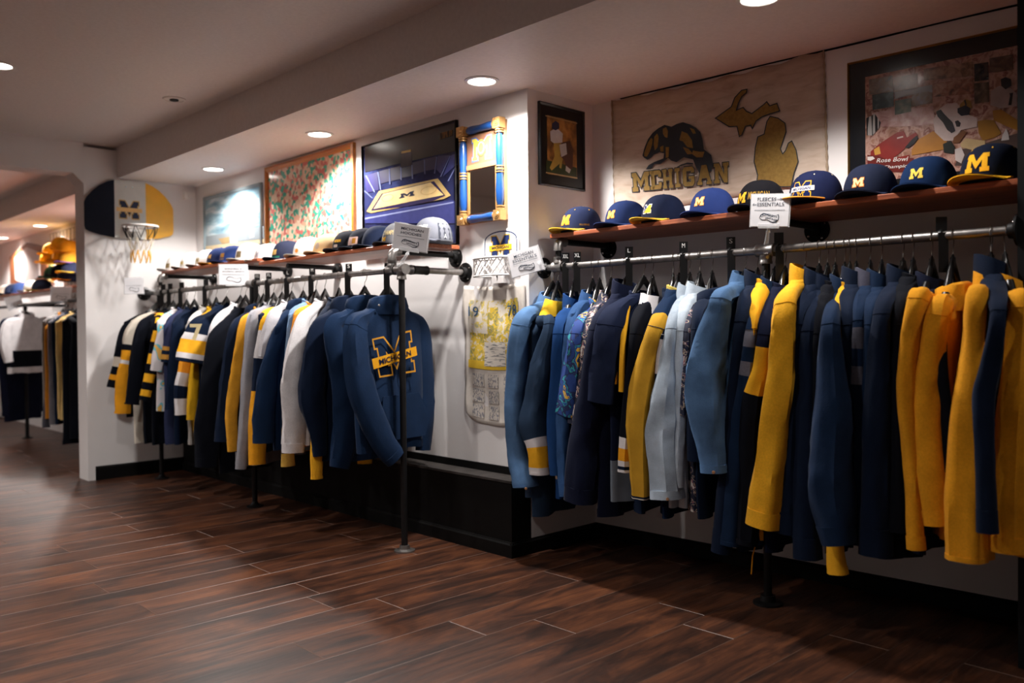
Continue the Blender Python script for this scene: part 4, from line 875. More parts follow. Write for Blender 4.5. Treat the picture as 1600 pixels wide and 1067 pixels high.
lc = [(677, 1.483, 'grey CHAMPS cap with dark back nearest the arena picture corner', '#6b6d75', '#5a5c66', [('lettering', TX('CHAMPS', -.005, .055, .095, .032), '#dcdad6'), ('lettering_low', TX('21', .025, .03, .02, .018), '#dcdad6'), ('logo', LM(.022, .03, -.03), Y_), ('back_panel', lambda g: cap_logo(g, [[(-.05, -.018), (.05, -.018), (.05, .06), (-.05, .06)]], .145, .035, 1.0, 1.008), '#3a3d46'), ('side_mark', lambda g: cap_logo(g, [[(-.004, 0), (0, .012), (.004, .024), (.006, .012), (.014, 0), (.004, .008)]], .125, .02, 1.0, 1.02), '#e6e4e2')]),
      (626, 1.483, 'grey champions cap behind the MICHIGAN HOODIES card', '#66666a', '#3a3b42', [('lettering', TX('CHAMPS', 0, .06, .08, .024), '#b9a77c'), ('logo', LM(.024, .028, -.025), Y_)]),
      (594, 1.483, 'plain dark navy cap left of the grey champions caps', '#1b2338', '#3b4250', []),
      (571, 1.483, 'black cap with a pink and gold front patch', '#20222b', '#3c414c', [('patch', PATCH(0, .055, .035, .022), '#c7a59a'), ('patch_emblem', PATCH(.012, .055, .012, .014, 1.02), '#a8742e')]),
      (547, 1.483, 'black cap with yellow lettering beside the tan cap', '#202228', '#33353d', [('lettering', TX('MICHIGAN', 0, .06, .05, .016), Y_), ('patch', PATCH(-.01, .04, .016, .008), '#cfb7a8')]),
      (516, 1.483, 'plain tan cap with a small round emblem', '#c3a67e', '#d3b88e', [('emblem', lambda g: cap_logo(g, [[(.016 * math.cos(a), .02 * math.sin(a)) for a in [k * PI / 6 for k in range(12)]]], 0, .055, 1.0), '#9c8f86')]),
      (484, 1.483, 'white cap with an orange ball emblem beside the tan cap', '#dedad6', '#e0dccf', [('emblem', lambda g: cap_logo(g, [[(.013 * math.cos(a), .013 * math.sin(a)) for a in [k * PI / 6 for k in range(12)]]], .0, .045, 1.0), '#e8873a')]),
      (450, 1.483, 'dark navy cap with a gold patch and green trim', '#24283a', '#232c40', [('patch', PATCH(-.012, .055, .022, .016), '#c9a15c'), ('trim', PATCH(0, .026, .035, .005), '#2f7a62')]),
      (421, 1.483, 'white cap with grey script between two other shelf caps', '#e0dcd8', '#ded8cf', [('lettering', TX('M', 0, .035, .03, .045), '#9d9aa0')]),
      (392, 1.508, 'white cap with a dark square animal patch', '#e2deda', '#dcd6cd', [('patch', PATCH(0, .05, .024, .02), '#6f6048')]),
      (366, 1.508, 'blue cap with gold emblem next to the dark patch cap', '#2b3d72', '#313c68', [('emblem', PATCH(0, .06, .02, .014), '#b5803c'), ('lettering', TX('MICHIGAN', 0, .03, .04, .01), '#c9a15c')]),
      (346, 1.508, 'navy cap with bright orange brim', '#25335e', '#e39a2c', [('lettering', TX('M', 0, .05, .03, .03), '#c9a15c')]),
      (327, 1.508, 'white cap next to the orange-brimmed cap', '#e4e0dc', '#e6e2de', [('lettering', TX('M', 0, .035, .03, .035), '#a08c5c')]),
      (303, 1.508, 'white cap second from the basketball wall end of the shelf', '#e4e0dc', '#e2dedb', [('lettering', TX('M', -.01, .035, .045, .03), '#b59a58')]),
      (280, 1.508, 'white cap closest to the basketball board', '#e4e0dc', '#e6e2de', [('patch', PATCH(0, .045, .022, .016), '#7d6b48')])]
for px, z, lab, cr, br, lg in lc:
    P = at(px, 370, 2.655); cap(P.x, 2.655, z, .2, lab, cr, br, lg, GCL, sc=1.0)

# ------------------------------------------------------------------ pictures
def framed(name, label, c4, n, fw, fd, fmat, bmat, mat_w=0.0, mmat=None, glass=True, cat='picture'):
    """c4: TL TR BR BL outer corners on the wall, n: out of the wall"""
    n = Vector(n); TL, TR, BR, BL = c4
    t = thing(name, (BL + BR) / 2, label, cat)
    U = (TR - TL).normalized(); V = (TL - BL).normalized()
    def ins(k): return [TL + (U - V) * k, TR - (U + V) * k, BR - (U - V) * k, BL + (U + V) * k]
    o, i = ins(0), ins(fw)
    for k in range(4):
        a, b, c, d = o[k], o[(k + 1) % 4], i[(k + 1) % 4], i[k]
        if fw > 0:
            m1, m2 = a.lerp(d, .45), b.lerp(c, .45)
            g = Geo(); g.rings([[a, a + n * fd * .8, m1 + n * fd, d + n * fd * .55, d], [b, b + n * fd * .8, m2 + n * fd, c + n * fd * .55, c]], True)
            g.obj('frame_bar', fmat, t)
    g = Geo(); g.prism([p + n * .002 for p in i], n * (fd * .3)); g.obj('backing', bmat if not mmat else mmat, t)
    base = fd * .3 + .0025
    if mat_w:
        j = ins(fw + mat_w); g = Geo(); g.poly([p + n * base for p in j]); g.obj('print', bmat, t); base += .0008
    return t, base, ins
def px_poly(t, name, pts, fn, off, mat):
    g = Geo(); g.poly([fn(x, y) + off for x, y in pts]); return g.obj(name, mat, t)
def wallL(o=0.0): return lambda x, y: at(x, y, YL - o)
nL = Vector((0, -1, 0))
def rectL(x0, x1, z0, z1, Y=YL): return [Vector((x0, Y, z1)), Vector((x1, Y, z1)), Vector((x1, Y, z0)), Vector((x0, Y, z0))]
# pale blue stadium picture
SKY = printed('pale_stadium_print', [(.3, '#5d8296'), (.5, '#8fb0bf'), (.62, '#c3d4da'), (.8, '#dde5e6')], 5, 6, interp='LINEAR', rough=.16, stretch=(.8, 1, 3))
t, b, _ = framed('framed_picture', 'pale blue stadium picture with cream lower frame next to the corner', rectL(-6.41, -5.49, 1.56, 2.088), nL, .025, .022, plain('#7f8d92', .5), SKY)
wl = wallL(b + .002)
px_poly(t, 'lower_band', [(319, 370), (412, 353), (413, 372), (319, 385)], wl, Vector(), plain('#8a9499', .5))
for k, p in enumerate(([(360, 367), (371, 366), (371, 378), (360, 380)], [(390, 361), (397, 360), (397, 370), (390, 372)])): px_poly(t, 'inset_photo', p, wallL(b + .003), Vector(), WHITEP)
px_poly(t, 'inset_photo', [(341, 373), (358, 370), (358, 379), (347, 381)], wallL(b + .003), Vector(), plain('#a58c63', .6))
px_poly(t, 'lower_strip', [(319, 385), (413, 373), (413, 380), (319, 392)], wallL(b + .0025), Vector(), plain('#cdbb98', .6))
# orange framed map
MAP = printed('city_map_print', [(0, '#3f9c84'), (.22, '#d9a58c'), (.38, '#e7cdb4'), (.52, '#c4706a'), (.64, '#e3c7ae'), (.76, '#b86a66'), (.86, '#5aa58c'), (.93, '#e7d6bf')], 42, 5, vor=True, rough=.14)
t, b, ins = framed('framed_map', 'large colourful map in an orange wooden frame', rectL(-5.425, -4.342, 1.55, 2.175), nL, .035, .028, printed('orange_oak', [(.3, '#9a5a22'), (.7, '#c47a30')], 4, 4, interp='LINEAR', stretch=(1, 20, 8), rough=.35), MAP)
# arena picture (block mounted print)
ARENA = printed('arena_stand_print', [(.25, '#191a30'), (.5, '#262a4c'), (.65, '#363f68'), (.8, '#4b5680')], 5, 6, interp='LINEAR', rough=.1)
t, b, ins = framed('arena_picture', 'large indoor arena print with lit basketball court', rectL(-4.258, -3.402, 1.5, 2.137), nL, .008, .022, BLACKP, ARENA)
o0 = b + .002
Z1 = lambda x, y: (560 + x / 5.925, 180 + y / 5.925)
def pz(name, pts, lay, mat): return px_poly(t, name, [Z1(*p) for p in pts], wallL(o0 + .0006 * lay), Vector(), mat)
P1 = lambda c, r=.25: plain(c, r, var=.12, scale=20)
pz('roof_print', [(58, 292), (915, 62), (915, 330), (720, 370), (500, 420), (280, 470), (60, 530)], 0, P1('#17131b'))
for a, c in (([(60, 560), (175, 525), (190, 690), (75, 720)], '#2a2750'), ([(190, 520), (280, 495), (290, 610), (205, 635)], '#241f42'), ([(295, 492), (385, 470), (390, 590), (300, 610)], '#231e40'), ([(400, 490), (490, 470), (495, 560), (400, 580)], '#1e1a38'),
             ([(500, 440), (605, 410), (610, 520), (505, 550)], '#27244a'), ([(615, 405), (720, 380), (705, 500), (620, 515)], '#2a2750'), ([(735, 375), (845, 370), (760, 540), (720, 500)], '#2f2f60'), ([(860, 370), (915, 350), (915, 450), (780, 570)], '#34396e')): pz('seating_block', a, 1, P1(c, .3))
pz('scoreboard', [(390, 360), (492, 335), (495, 465), (392, 485)], 2, P1('#352e3a')); pz('scoreboard_strip', [(398, 335), (485, 318), (485, 338), (398, 355)], 3, P1('#b5963a'))
pz('championship_banners', [(755, 165), (870, 135), (870, 190), (755, 225)], 3, printed('banner_strip', [(.0, '#1a1512'), (.5, '#6b4a22')], 60, 1, stretch=(3, 1, .3)))
pz('court_apron', [(75, 892), (190, 702), (735, 585), (855, 742), (790, 775), (120, 905)], 2, P1('#b59a62')); pz('court_border', [(115, 885), (215, 725), (700, 610), (805, 745), (700, 790), (440, 845)], 3, P1('#2a2146'))
pz('court_floor', [(140, 868), (228, 728), (668, 622), (790, 738)], 4, P1('#d6b878', .35))
q = quad(*[wallL(o0 + .0032)(*Z1(*p)) for p in ((392, 728), (512, 700), (520, 742), (375, 772))]); g = Geo(); g.poly([q(x / 1.3 + .5, y) for x, y in BLOCK_M]); g.obj('court_letter', P1('#1c2038'), t)
for c_ in ((650, 695, 75, 38), (270, 765, 55, 32)):
    g = Geo(); N_ = 20; ring_poly(g, [(c_[0] + c_[2] * math.cos(2 * PI * k / N_), c_[1] + c_[3] * math.sin(2 * PI * k / N_) - .2 * c_[2] * math.cos(2 * PI * k / N_)) for k in range(N_)],
                              [(c_[0] + (c_[2] - 5) * math.cos(2 * PI * k / N_), c_[1] + (c_[3] - 3) * math.sin(2 * PI * k / N_) - .2 * c_[2] * math.cos(2 * PI * k / N_)) for k in range(N_)], lambda x, y: wallL(o0 + .0031)(*Z1(x, y))); g.obj('court_marking', P1('#bd9660'), t)
for a, b_ in (((70, 560), (150, 712)), ((180, 525), (205, 690)), ((285, 495), (292, 640)), ((392, 480), (395, 600)), ((495, 460), (500, 590)), ((610, 410), (615, 545)), ((725, 385), (705, 540)), ((850, 375), (760, 570)), ((915, 450), (830, 610)), ((58, 700), (130, 770))):
    dx = 5; pz('aisle', [(a[0] - dx, a[1]), (a[0] + dx, a[1]), (b_[0] + dx, b_[1]), (b_[0] - dx, b_[1])], 2, P1('#67709c'))
pz('front_row', [(60, 925), (440, 850), (870, 785), (905, 800), (905, 1000), (60, 1000)], 1, P1('#34386c')); pz('front_rail', [(60, 950), (450, 880), (880, 800), (880, 812), (450, 893), (60, 965)], 2, P1('#8088b0'))

# ------------------------------------------------------------------ gilt mirror with blue columns
GOLD = plain('#c0945c', .35, .6, .15); GWOOD = plain('#a77a52', .45, .1); BLUE = plain('#163f7a', .3, 0, .06, 9, 0, .3)
x0, x1, z0, z1 = -3.353, -3.03, 1.586, 2.08
mr = thing('wall_mirror', ((x0 + x1) / 2, YL, z0), 'gilt wall mirror with blue turned columns and M panel', 'mirror')
Geo().box((x0 + .006, YL - .022, z0 + .006), (x1 - .006, YL, z1 - .006)).obj('back_board', GWOOD, mr)
sp = .022
def spindle(A, B):
    A, B = Vector(A), Vector(B); L_ = (B - A).length; g = Geo(); g.lathe(A, B - A, [(sp * .62, L_ * .06), (sp * .9, L_ * .12), (sp * .95, L_ * .25), (sp * .8, L_ * .44), (sp * .8, L_ * .56), (sp * .95, L_ * .75), (sp * .9, L_ * .88), (sp * .62, L_ * .94)], 16); o = g.obj('column', BLUE, mr, True)
    g = Geo()
    for f in ((.0, .03), (.035, .06), (.94, .965), (.97, 1.0)) + (((.455, .475), (.485, .515), (.525, .545)) if L_ > .3 else ()):
        g = Geo(); r_ = sp * (1.0 if f[0] < .4 or f[0] > .6 else .98); g.lathe(A, B - A, [(sp * .5, L_ * f[0]), (r_, L_ * (f[0] + .004)), (r_, L_ * (f[1] - .004)), (sp * .5, L_ * f[1])], 16); g.obj('gold_ring', GOLD, o, True)
yc = YL - .034; e = .026
spindle((x0 + e, yc, z0 + .05), (x0 + e, yc, z1 - .05)); spindle((x1 - e, yc, z0 + .05), (x1 - e, yc, z1 - .05))
spindle((x0 + .05, yc, z0 + e), (x1 - .05, yc, z0 + e)); spindle((x0 + .05, yc, z1 - e), (x1 - .05, yc, z1 - e))
for cx in (x0 + e, x1 - e):
    for cz in (z0 + e, z1 - e):
        o = Geo().box((cx - .025, YL - .058, cz - .025), (cx + .025, YL - .018, cz + .025)).obj('corner_block', GOLD, mr)
        Geo().lathe((cx, YL - .058, cz), (0, -1, 0), [(.018, 0), (.016, .003), (.011, .002), (.009, .005), (0, .006)], 16).obj('rosette', GOLD, o, True)
Geo().box((x0 + .052, YL - .03, z1 - .20), (x1 - .052, YL - .02, z1 - .052)).obj('upper_panel', plain('#7d5842', .6), mr)
Geo().box((x0 + .052, YL - .036, z1 - .222), (x1 - .052, YL - .02, z1 - .198)).obj('cross_rail', GWOOD, mr)
for s_, c, w_, l_ in ((1.0, '#4f70b4', .16, .031), (1.0, '#d9bb4a', .03, .032)):
    cx = (x0 + x1) / 2 + .002; g = Geo(); g.poly([Vector((cx + x * .105, YL - l_, z1 - .178 + y * .105)) for x, y in outline([(x, y) for x, y in [(-.65, 0), (-.3, 0), (-.3, .12), (-.38, .12), (-.38, .66), (0, .3), (.38, .66), (.38, .12), (.3, .12), (.3, 0), (.65, 0), (.65, .12), (.56, .12), (.56, .88), (.65, .88), (.65, 1), (.4, 1), (0, .62), (-.4, 1), (-.65, 1), (-.65, .88), (-.56, .88), (-.56, .12), (-.65, .12)]], w_ * .4)]); g.obj('letter_m', plain(c, .5), mr)
for r_, c, l_ in ((.04, '#d9bb4a', .0326), (.03, '#4f70b4', .0332), (.024, '#d9bb4a', .0338)):
    g = Geo(); g.poly([Vector(((x0 + x1) / 2 + r_ * .8 * math.cos(k * PI / 10), YL - l_, z1 - .122 + r_ * math.sin(k * PI / 10))) for k in range(20)]); g.obj('letter_o', plain(c, .5), mr)
mg, nt, bs = newmat('mirror_glass'); bs.inputs['Base Color'].default_value = (.72, .72, .7, 1); bs.inputs['Metallic'].default_value = 1; bs.inputs['Roughness'].default_value = .04
g = Geo(); g.prism([(x0 + .062, YL - .024, z0 + .055), (x1 - .062, YL - .024, z0 + .055), (x1 - .062, YL - .024, z1 - .222), (x0 + .062, YL - .024, z1 - .222)], (0, -.002, 0)); g.obj('mirror_pane', mg, mr)
for xx in (x0 + .052, x1 - .062): Geo().box((xx, YL - .032, z0 + .05), (xx + .01, YL - .02, z1 - .2)).obj('pane_trim', GOLD, mr)

# ------------------------------------------------------------------ small toy hoop and calendar towel
th = thing('toy_hoop', (-3.08, YL, 1.28), 'small white toy hoop with MICHIGAN M board under the mirror', 'toy hoop')
xc = -3.082
def arch(w_, h0, h1, inset=0.0): return [(xc - w_ + inset, h0 + inset)] + [(xc - (w_ - inset) * math.cos(a), h1 - .062 + (.062 - inset) * math.sin(a) ** .8) for a in [k * PI / 14 for k in range(15)]] + [(xc + w_ - inset, h0 + inset)]
g = Geo(); g.prism([Vector((x, YL - .002, z)) for x, z in arch(.128, 1.34, 1.552)], (0, -.008, 0)); bd = g.obj('board', WHITEP, th)
g = Geo(); A1, A2 = arch(.128, 1.34, 1.552, .012), arch(.128, 1.34, 1.552, .018); k0 = len(A1)
g.v += [Vector((x, YL - .0105, z)) for x, z in A1 + A2]; g.f += [(i, i + 1, k0 + i + 1, k0 + i) for i in range(k0 - 1)]; g.m += [0] * (k0 - 1); g.obj('blue_line', plain('#22345f', .5), bd)
for nm, w_, c, y_ in (('letter_edge', .05, '#e3b43a', .0106), ('letter', .0, '#1f2f5c', .0112)):
    g = Geo(); g.poly([Vector((xc + x * .098, YL - y_, 1.418 + y * .098)) for x, y in outline(BLOCK_M, w_)]); g.obj(nm, plain(c, .5), bd)
g = Geo(); g.prism([Vector((xc + a, YL - .0114, 1.458 + b_)) for a, b_ in ((-.08, -.012), (.08, -.012), (.08, .014), (-.08, .014))], (0, -.001, 0)); g.obj('name_bar', plain('#e8b62e', .5), bd)
g = Geo(); v, f, a = text_geo('MICHIGAN', 0, .02); g.add([Vector((xc - .06 + .12 * x, YL - .0128, 1.452 + .014 * y)) for x, y in v], f); g.obj('name_lettering', plain('#22283f', .5), bd)
PLA = plain('#dcd8d6', .45)
N_ = 32; rim = [Vector((xc - .012 + .115 * math.sin(k * PI / N_ * 2), YL - .062 - .05 * math.cos(k * PI / N_ * 2), 1.405)) for k in range(N_ + 1)]
Geo().tube(rim, .006, 8, False).obj('rim', PLA, th, True)
Geo().tube([p + Vector((0, 0, -.085)) for p in rim], .0045, 8, False).obj('net_lower_ring', PLA, th, True)
g = Geo()
for k in range(0, N_, 2):
    a, b_ = rim[k], rim[(k + 4) % N_]; dn = Vector((0, 0, -.085)); m_ = rim[(k + 2) % N_] + dn * .5; g.tube([a, m_, b_ + dn], .0032, 4); g.tube([b_, m_, a + dn], .0032, 4)
g.obj('net_lattice', PLA, th)
Geo().box((xc - .045, YL - .03, 1.285), (xc + .04, YL - .002, 1.40)).obj('mount_block', PLA, th)
Geo().box((xc - .006, YL - .034, 1.312), (xc + .0, YL - .03, 1.322)).obj('screw', BLACKP, th)
# calendar towel
tx0, tx1, tz0, tz1 = -3.36, -2.925, .598, 1.285
tw = thing('calendar_towel', (-3.14, YL, tz0), '1978 calendar tea towel with yellow print pinned on the white wall', 'towel')
def tow(u, v, o=0.0):
    edge = .012 * math.sin(v * 9) * (1 if u > .5 else -1) * abs(u - .5)
    cx = tx0 + (tx1 - tx0) * u + edge + .012 * (v - .5) * (u - .5)
    z = tz0 + (tz1 - tz0) * v - .012 * math.sin(u * PI) * (1 - v) - .014 * (math.sin(u * PI)) * v + (.04 * (abs(u - .5) * 2) ** 4) * (1 - v) ** 6
    y = YL - .006 - .004 * math.sin(u * 13 + 2 * v) - .003 * math.sin(v * 17 + u * 5) - o
    return Vector((cx, y, z))
def grid(u0, u1, v0, v1, o, nu=12, nv=12):
    g = Geo()
    for i in range(nv + 1):
        for j in range(nu + 1): g.v.append(tow(u0 + (u1 - u0) * j / nu, v0 + (v1 - v0) * i / nv, o))
    for i in range(nv):
        for j in range(nu): k = i * (nu + 1) + j; g.f.append((k, k + 1, k + nu + 2, k + nu + 1)); g.m.append(0)
    return g
g = grid(0, 1, 0, 1, 0, 24, 36); k = len(g.v); n_ = len(g.f)
lin_ = printed('linen_cloth', [(.3, '#cfc5ba'), (.7, '#ded6cc')], 30, 5, interp='LINEAR')
tb = g.obj('cloth', lin_, tw, True)
sol = tb.modifiers.new('thickness', 'SOLIDIFY'); sol.thickness = .0025
YP = printed('yellow_scene_print', [(0, '#dcd2c4'), (.40, '#d9cfb9'), (.46, '#d9b63c'), (.55, '#8f8e58'), (.6, '#c9a92f'), (.66, '#5c6a62'), (.72, '#e0d6c4')], 34, 6)
grid(.10, .90, .56, .90, .0032).obj('scene_print', printed('pale_scene_print', [(0, '#dcd2c4'), (.5, '#d9cfbf'), (.54, '#d7bf62'), (.62, '#a9a58a')], 36, 6), tb, True)
grid(.10, .90, .45, .66, .004).obj('scene_print', YP, tb, True); grid(.42, .58, .62, .85, .0042).obj('tower_print', YP, tb, True); grid(.68, .9, .6, .9, .0042).obj('tree_print', YP, tb, True)
grid(.08, .92, .40, .46, .0046).obj('yellow_border', fab('#d8b23a'), tb, True); grid(.34, .70, .425, .60, .0052).obj('verse_panel', printed('verse_text', [(0, '#d9d0c4'), (.55, '#d9d0c4'), (.57, '#8d8a86')], 60, 1, stretch=(.3, 1, 2.4)), tb, True)
for s_, u in (('19', .17), ('78', .79)):
    g = Geo(); v, f, a = text_geo(s_, 0, 0); g.add([tow(u - .065 + .15 * x, .78 + .075 * y, .0062) for x, y in v], f); g.obj('year_digits', fab('#3c5a7c'), tb)
CALM = printed('calendar_digits', [(0, '#cfc6bb'), (.5, '#cfc6bb'), (.53, '#84838a')], 90, 1, stretch=(1.6, 1, 1))
for i in range(3):
    for j in range(3): grid(.15 + .26 * j, .33 + .26 * j, .27 - .115 * i, .365 - .115 * i, .004, 3, 3).obj('month_grid', CALM, tb)

# ------------------------------------------------------------------ alcove side picture
nA = Vector((1, 0, 0)); fA = lambda o: (lambda x, y: atx(x, y, XA + o))
c4 = [Vector((XA, 2.943, 2.146)), Vector((XA, 3.268, 2.146)), Vector((XA, 3.268, 1.749)), Vector((XA, 2.943, 1.749))]
GOLDBG = printed('gold_field_print', [(.3, '#4a3524'), (.48, '#8a6336'), (.6, '#b98744'), (.75, '#caa468')], 12, 4, interp='LINEAR', rough=.3)
t, b, ins = framed('framed_photo', 'black framed photo of a football player on the alcove side wall', c4, nA, .012, .016, plain('#0a0a0b', .3), GOLDBG, .045, plain('#121214', .35))
Z2 = lambda x, y: (820 + x / 3.334, 130 + y / 3.334)
def pa(name, pts, lay, c): return px_poly(t, name, [Z2(*p) for p in pts], fA(b + .0008 + .0005 * lay), Vector(), P1(c, .3))
pa('photo_edge', [(106, 166), (272, 206), (274, 212), (108, 172)], 1, '#b59a6a'); pa('photo_edge', [(110, 462), (274, 492), (274, 498), (110, 468)], 1, '#c9b184')
pa('field', [(112, 400), (270, 440), (271, 490), (112, 462)], 1, '#3d4a2e')
pa('player_legs', [(150, 300), (185, 300), (180, 420), (140, 455), (130, 440), (155, 380)], 2, '#b59a4a'); pa('player_jersey', [(132, 250), (165, 232), (198, 262), (195, 310), (150, 312), (135, 300)], 3, '#c4c4c8')
pa('player_helmet', [(142, 210), (160, 196), (178, 208), (180, 235), (160, 246), (142, 236)], 4, '#2a2f52'); pa('player_legs', [(180, 300), (215, 310), (200, 380), (190, 445), (180, 440), (182, 370)], 2, '#a98f46')
pa('second_player', [(190, 310), (235, 300), (252, 345), (250, 440), (225, 470), (205, 400), (185, 380)], 3, '#5a4038'); pa('second_player_jersey', [(180, 320), (215, 312), (220, 370), (190, 385)], 4, '#b8b4b4'); pa('shoe', [(215, 430), (240, 450), (232, 470), (212, 455)], 4, '#d2cec8')

# ------------------------------------------------------------------ woven banner
bt = thing('woven_banner', atb(1125, 300), 'cream woven banner with animal, MICHIGAN lettering and state map', 'banner')
BTL, BTR, BBR, BBL = atb(957, 157), atb(1288, 79), atb(1294, 284), atb(962, 338)
qb = quad(BTL, BTR, BBR, BBL); g = Geo(); nu, nv = 40, 20
for i in range(nv + 1):
    for j in range(nu + 1):
        u, v = j / nu, i / nv; p = qb(u, v); sag = .016 * math.sin(u * PI) * (v ** 6) + (.006 * math.sin(u * 40) * v ** 10)
        g.v.append(p + BN * (.006 + .004 * math.sin(u * 9 + 1) * math.sin(v * 5)) - Vector((0, 0, sag)))
for i in range(nv):
    for j in range(nu): k = i * (nu + 1) + j; g.f.append((k, k + 1, k + nu + 2, k + nu + 1)); g.m.append(0)
BURL = printed('cream_burlap', [(.25, '#a8937f'), (.5, '#bfac9b'), (.75, '#cabaab')], 9, 8, interp='LINEAR', stretch=(1, 1, 3.5)); bo = g.obj('cloth', BURL, bt, True)
sol = bo.modifiers.new('thickness', 'SOLIDIFY'); sol.thickness = .003
for s in (0, 1):
    g = Geo(); pv = [qb(s, 1 - k / 26) + BN * .006 for k in range(27)]
    g.tube(pv, [.003 + .003 * (k % 2) for k in range(27)], 5); g.obj('selvedge', fab('#a9967f'), bt)
DRK, GLD = fab('#3a3f44'), printed('old_gold_print', [(.3, '#7d6028'), (.7, '#8f7136')], 70, 3, interp='LINEAR')
Z3 = lambda x, y: (960 + x / 5.615, 130 + y / 5.615)
def pb(name, pts, o, mat, Z=Z3): return px_poly(bo, name, [Z(*p) for p in pts], lambda x, y: atb(x, y, o), Vector(), mat)
AN = [(245, 635), (265, 560), (295, 490), (335, 435), (385, 395), (440, 365), (500, 382), (545, 358), (600, 342), (660, 360), (715, 390), (755, 430), (775, 500), (785, 580), (850, 630), (868, 720), (850, 770), (800, 790), (745, 790), (715, 735), (690, 668), (610, 650), (545, 692), (500, 680), (470, 655), (440, 680), (400, 708), (350, 712), (325, 745), (275, 757), (300, 718), (350, 690), (430, 660), (435, 615), (395, 605), (345, 625), (325, 650), (290, 672), (262, 655)]
pb('animal_print', AN, .0125, DRK); pb('paw_print', [(530, 745), (580, 715), (640, 695), (690, 700), (690, 712), (630, 712), (575, 730)], .0125, DRK)
for gp in ([(262, 610), (290, 530), (320, 480), (335, 490), (330, 540), (310, 600), (285, 645), (262, 640)], [(350, 470), (375, 440), (388, 470), (380, 560), (355, 590), (345, 540)], [(425, 400), (455, 385), (470, 420), (465, 480), (440, 470), (425, 440)], [(590, 420), (640, 440), (680, 500), (690, 570), (640, 560), (600, 510), (570, 500)], [(690, 590), (740, 600), (790, 600), (775, 650), (720, 650), (680, 620)], [(450, 560), (480, 560), (475, 650), (450, 655)], [(660, 390), (700, 405), (715, 440), (690, 445)], [(400, 560), (430, 545), (430, 600), (405, 600)], [(600, 560), (650, 575), (690, 620), (640, 625)]):
    pb('animal_highlight', gp, .0140, GLD)
qt = quad(*[atb(*Z3(*p), .0125) for p in ((148, 788), (1003, 690), (1006, 870), (160, 955))]); qt2 = quad(*[atb(*Z3(*p), .0137) for p in ((148, 788), (1003, 690), (1006, 870), (160, 955))])
bx = [(.0, .195), (.2, .245), (.215, .325), (.335, .445), (.465, .52), (.545, .665), (.69, .835), (.855, 1.0)]
SER = {'I': [(0, 0), (1, 0), (1, .2), (.72, .2), (.72, .8), (1, .8), (1, 1), (0, 1), (0, .8), (.28, .8), (.28, .2), (0, .2)],
       'M': [((x / 1.3) + .5, y) for x, y in BLOCK_M],
       'C': [(.15, 0), (.85, 0), (1, .15), (1, .38), (.7, .38), (.7, .25), (.34, .25), (.34, .75), (.7, .75), (.7, .62), (1, .62), (1, .85), (.85, 1), (.15, 1), (0, .85), (0, .15)],
       'G': [(.15, 0), (.85, 0), (1, .15), (1, .52), (.5, .52), (.5, .36), (.7, .36), (.7, .24), (.34, .24), (.34, .76), (.7, .76), (.7, .66), (1, .66), (1, .85), (.85, 1), (.15, 1), (0, .85), (0, .15)],
       'H': [(0, 0), (.42, 0), (.42, .18), (.36, .18), (.36, .4), (.64, .4), (.64, .18), (.58, .18), (.58, 0), (1, 0), (1, .18), (.92, .18), (.92, .82), (1, .82), (1, 1), (.58, 1), (.58, .82), (.64, .82), (.64, .6), (.36, .6), (.36, .82), (.42, .82), (.42, 1), (0, 1), (0, .82), (.08, .82), (.08, .18), (0, .18)],
       'A': [(0, 0), (.36, 0), (.36, .18), (.3, .18), (.34, .32), (.66, .32), (.7, .18), (.64, .18), (.64, 0), (1, 0), (1, .18), (.94, .18), (.68, 1), (.32, 1), (.06, .18), (0, .18)],
       'N': [(0, 0), (.4, 0), (.4, .18), (.32, .18), (.32, .6), (.68, 0), (.92, 0), (.92, .82), (1, .82), (1, 1), (.6, 1), (.6, .82), (.68, .82), (.68, .45), (.36, 1), (0, 1), (0, .82), (.08, .82), (.08, .18), (0, .18)]}
for ch, (a, b_) in zip('MICHIGAN', bx):
    for mat, qq, e_ in ((DRK, qt, .035), (GLD, qt2, -.01)):
        g = Geo(); g.poly([qq(a + (b_ - a) * x, y) for x, y in outline(SER[ch], e_)]); g.obj('banner_letter', mat, bo)
Z4 = lambda x, y: (1100 + x / 2.808, 60 + y / 2.808)
UPP = [(50, 350), (85, 325), (120, 300), (135, 260), (165, 228), (188, 223), (186, 238), (165, 255), (150, 285), (142, 315), (172, 303), (185, 320), (210, 330), (262, 290), (275, 278), (288, 296), (320, 285), (332, 318), (290, 330), (255, 343), (228, 362), (212, 395), (205, 380), (182, 385), (166, 422), (155, 430), (145, 385), (110, 387), (80, 368)]
LPP = [(290, 342), (325, 350), (355, 372), (360, 410), (348, 445), (335, 485), (345, 507), (358, 492), (370, 460), (385, 450), (404, 490), (413, 540), (395, 590), (382, 650), (228, 650), (236, 600), (220, 540), (225, 480), (236, 432), (264, 420), (270, 392), (276, 365)]
for pl in (UPP, LPP):
    pb('map_outline', outline(pl, 2.5), .0125, DRK, Z4); pb('map_print', outline(pl, -2.0), .0137, GLD, Z4)

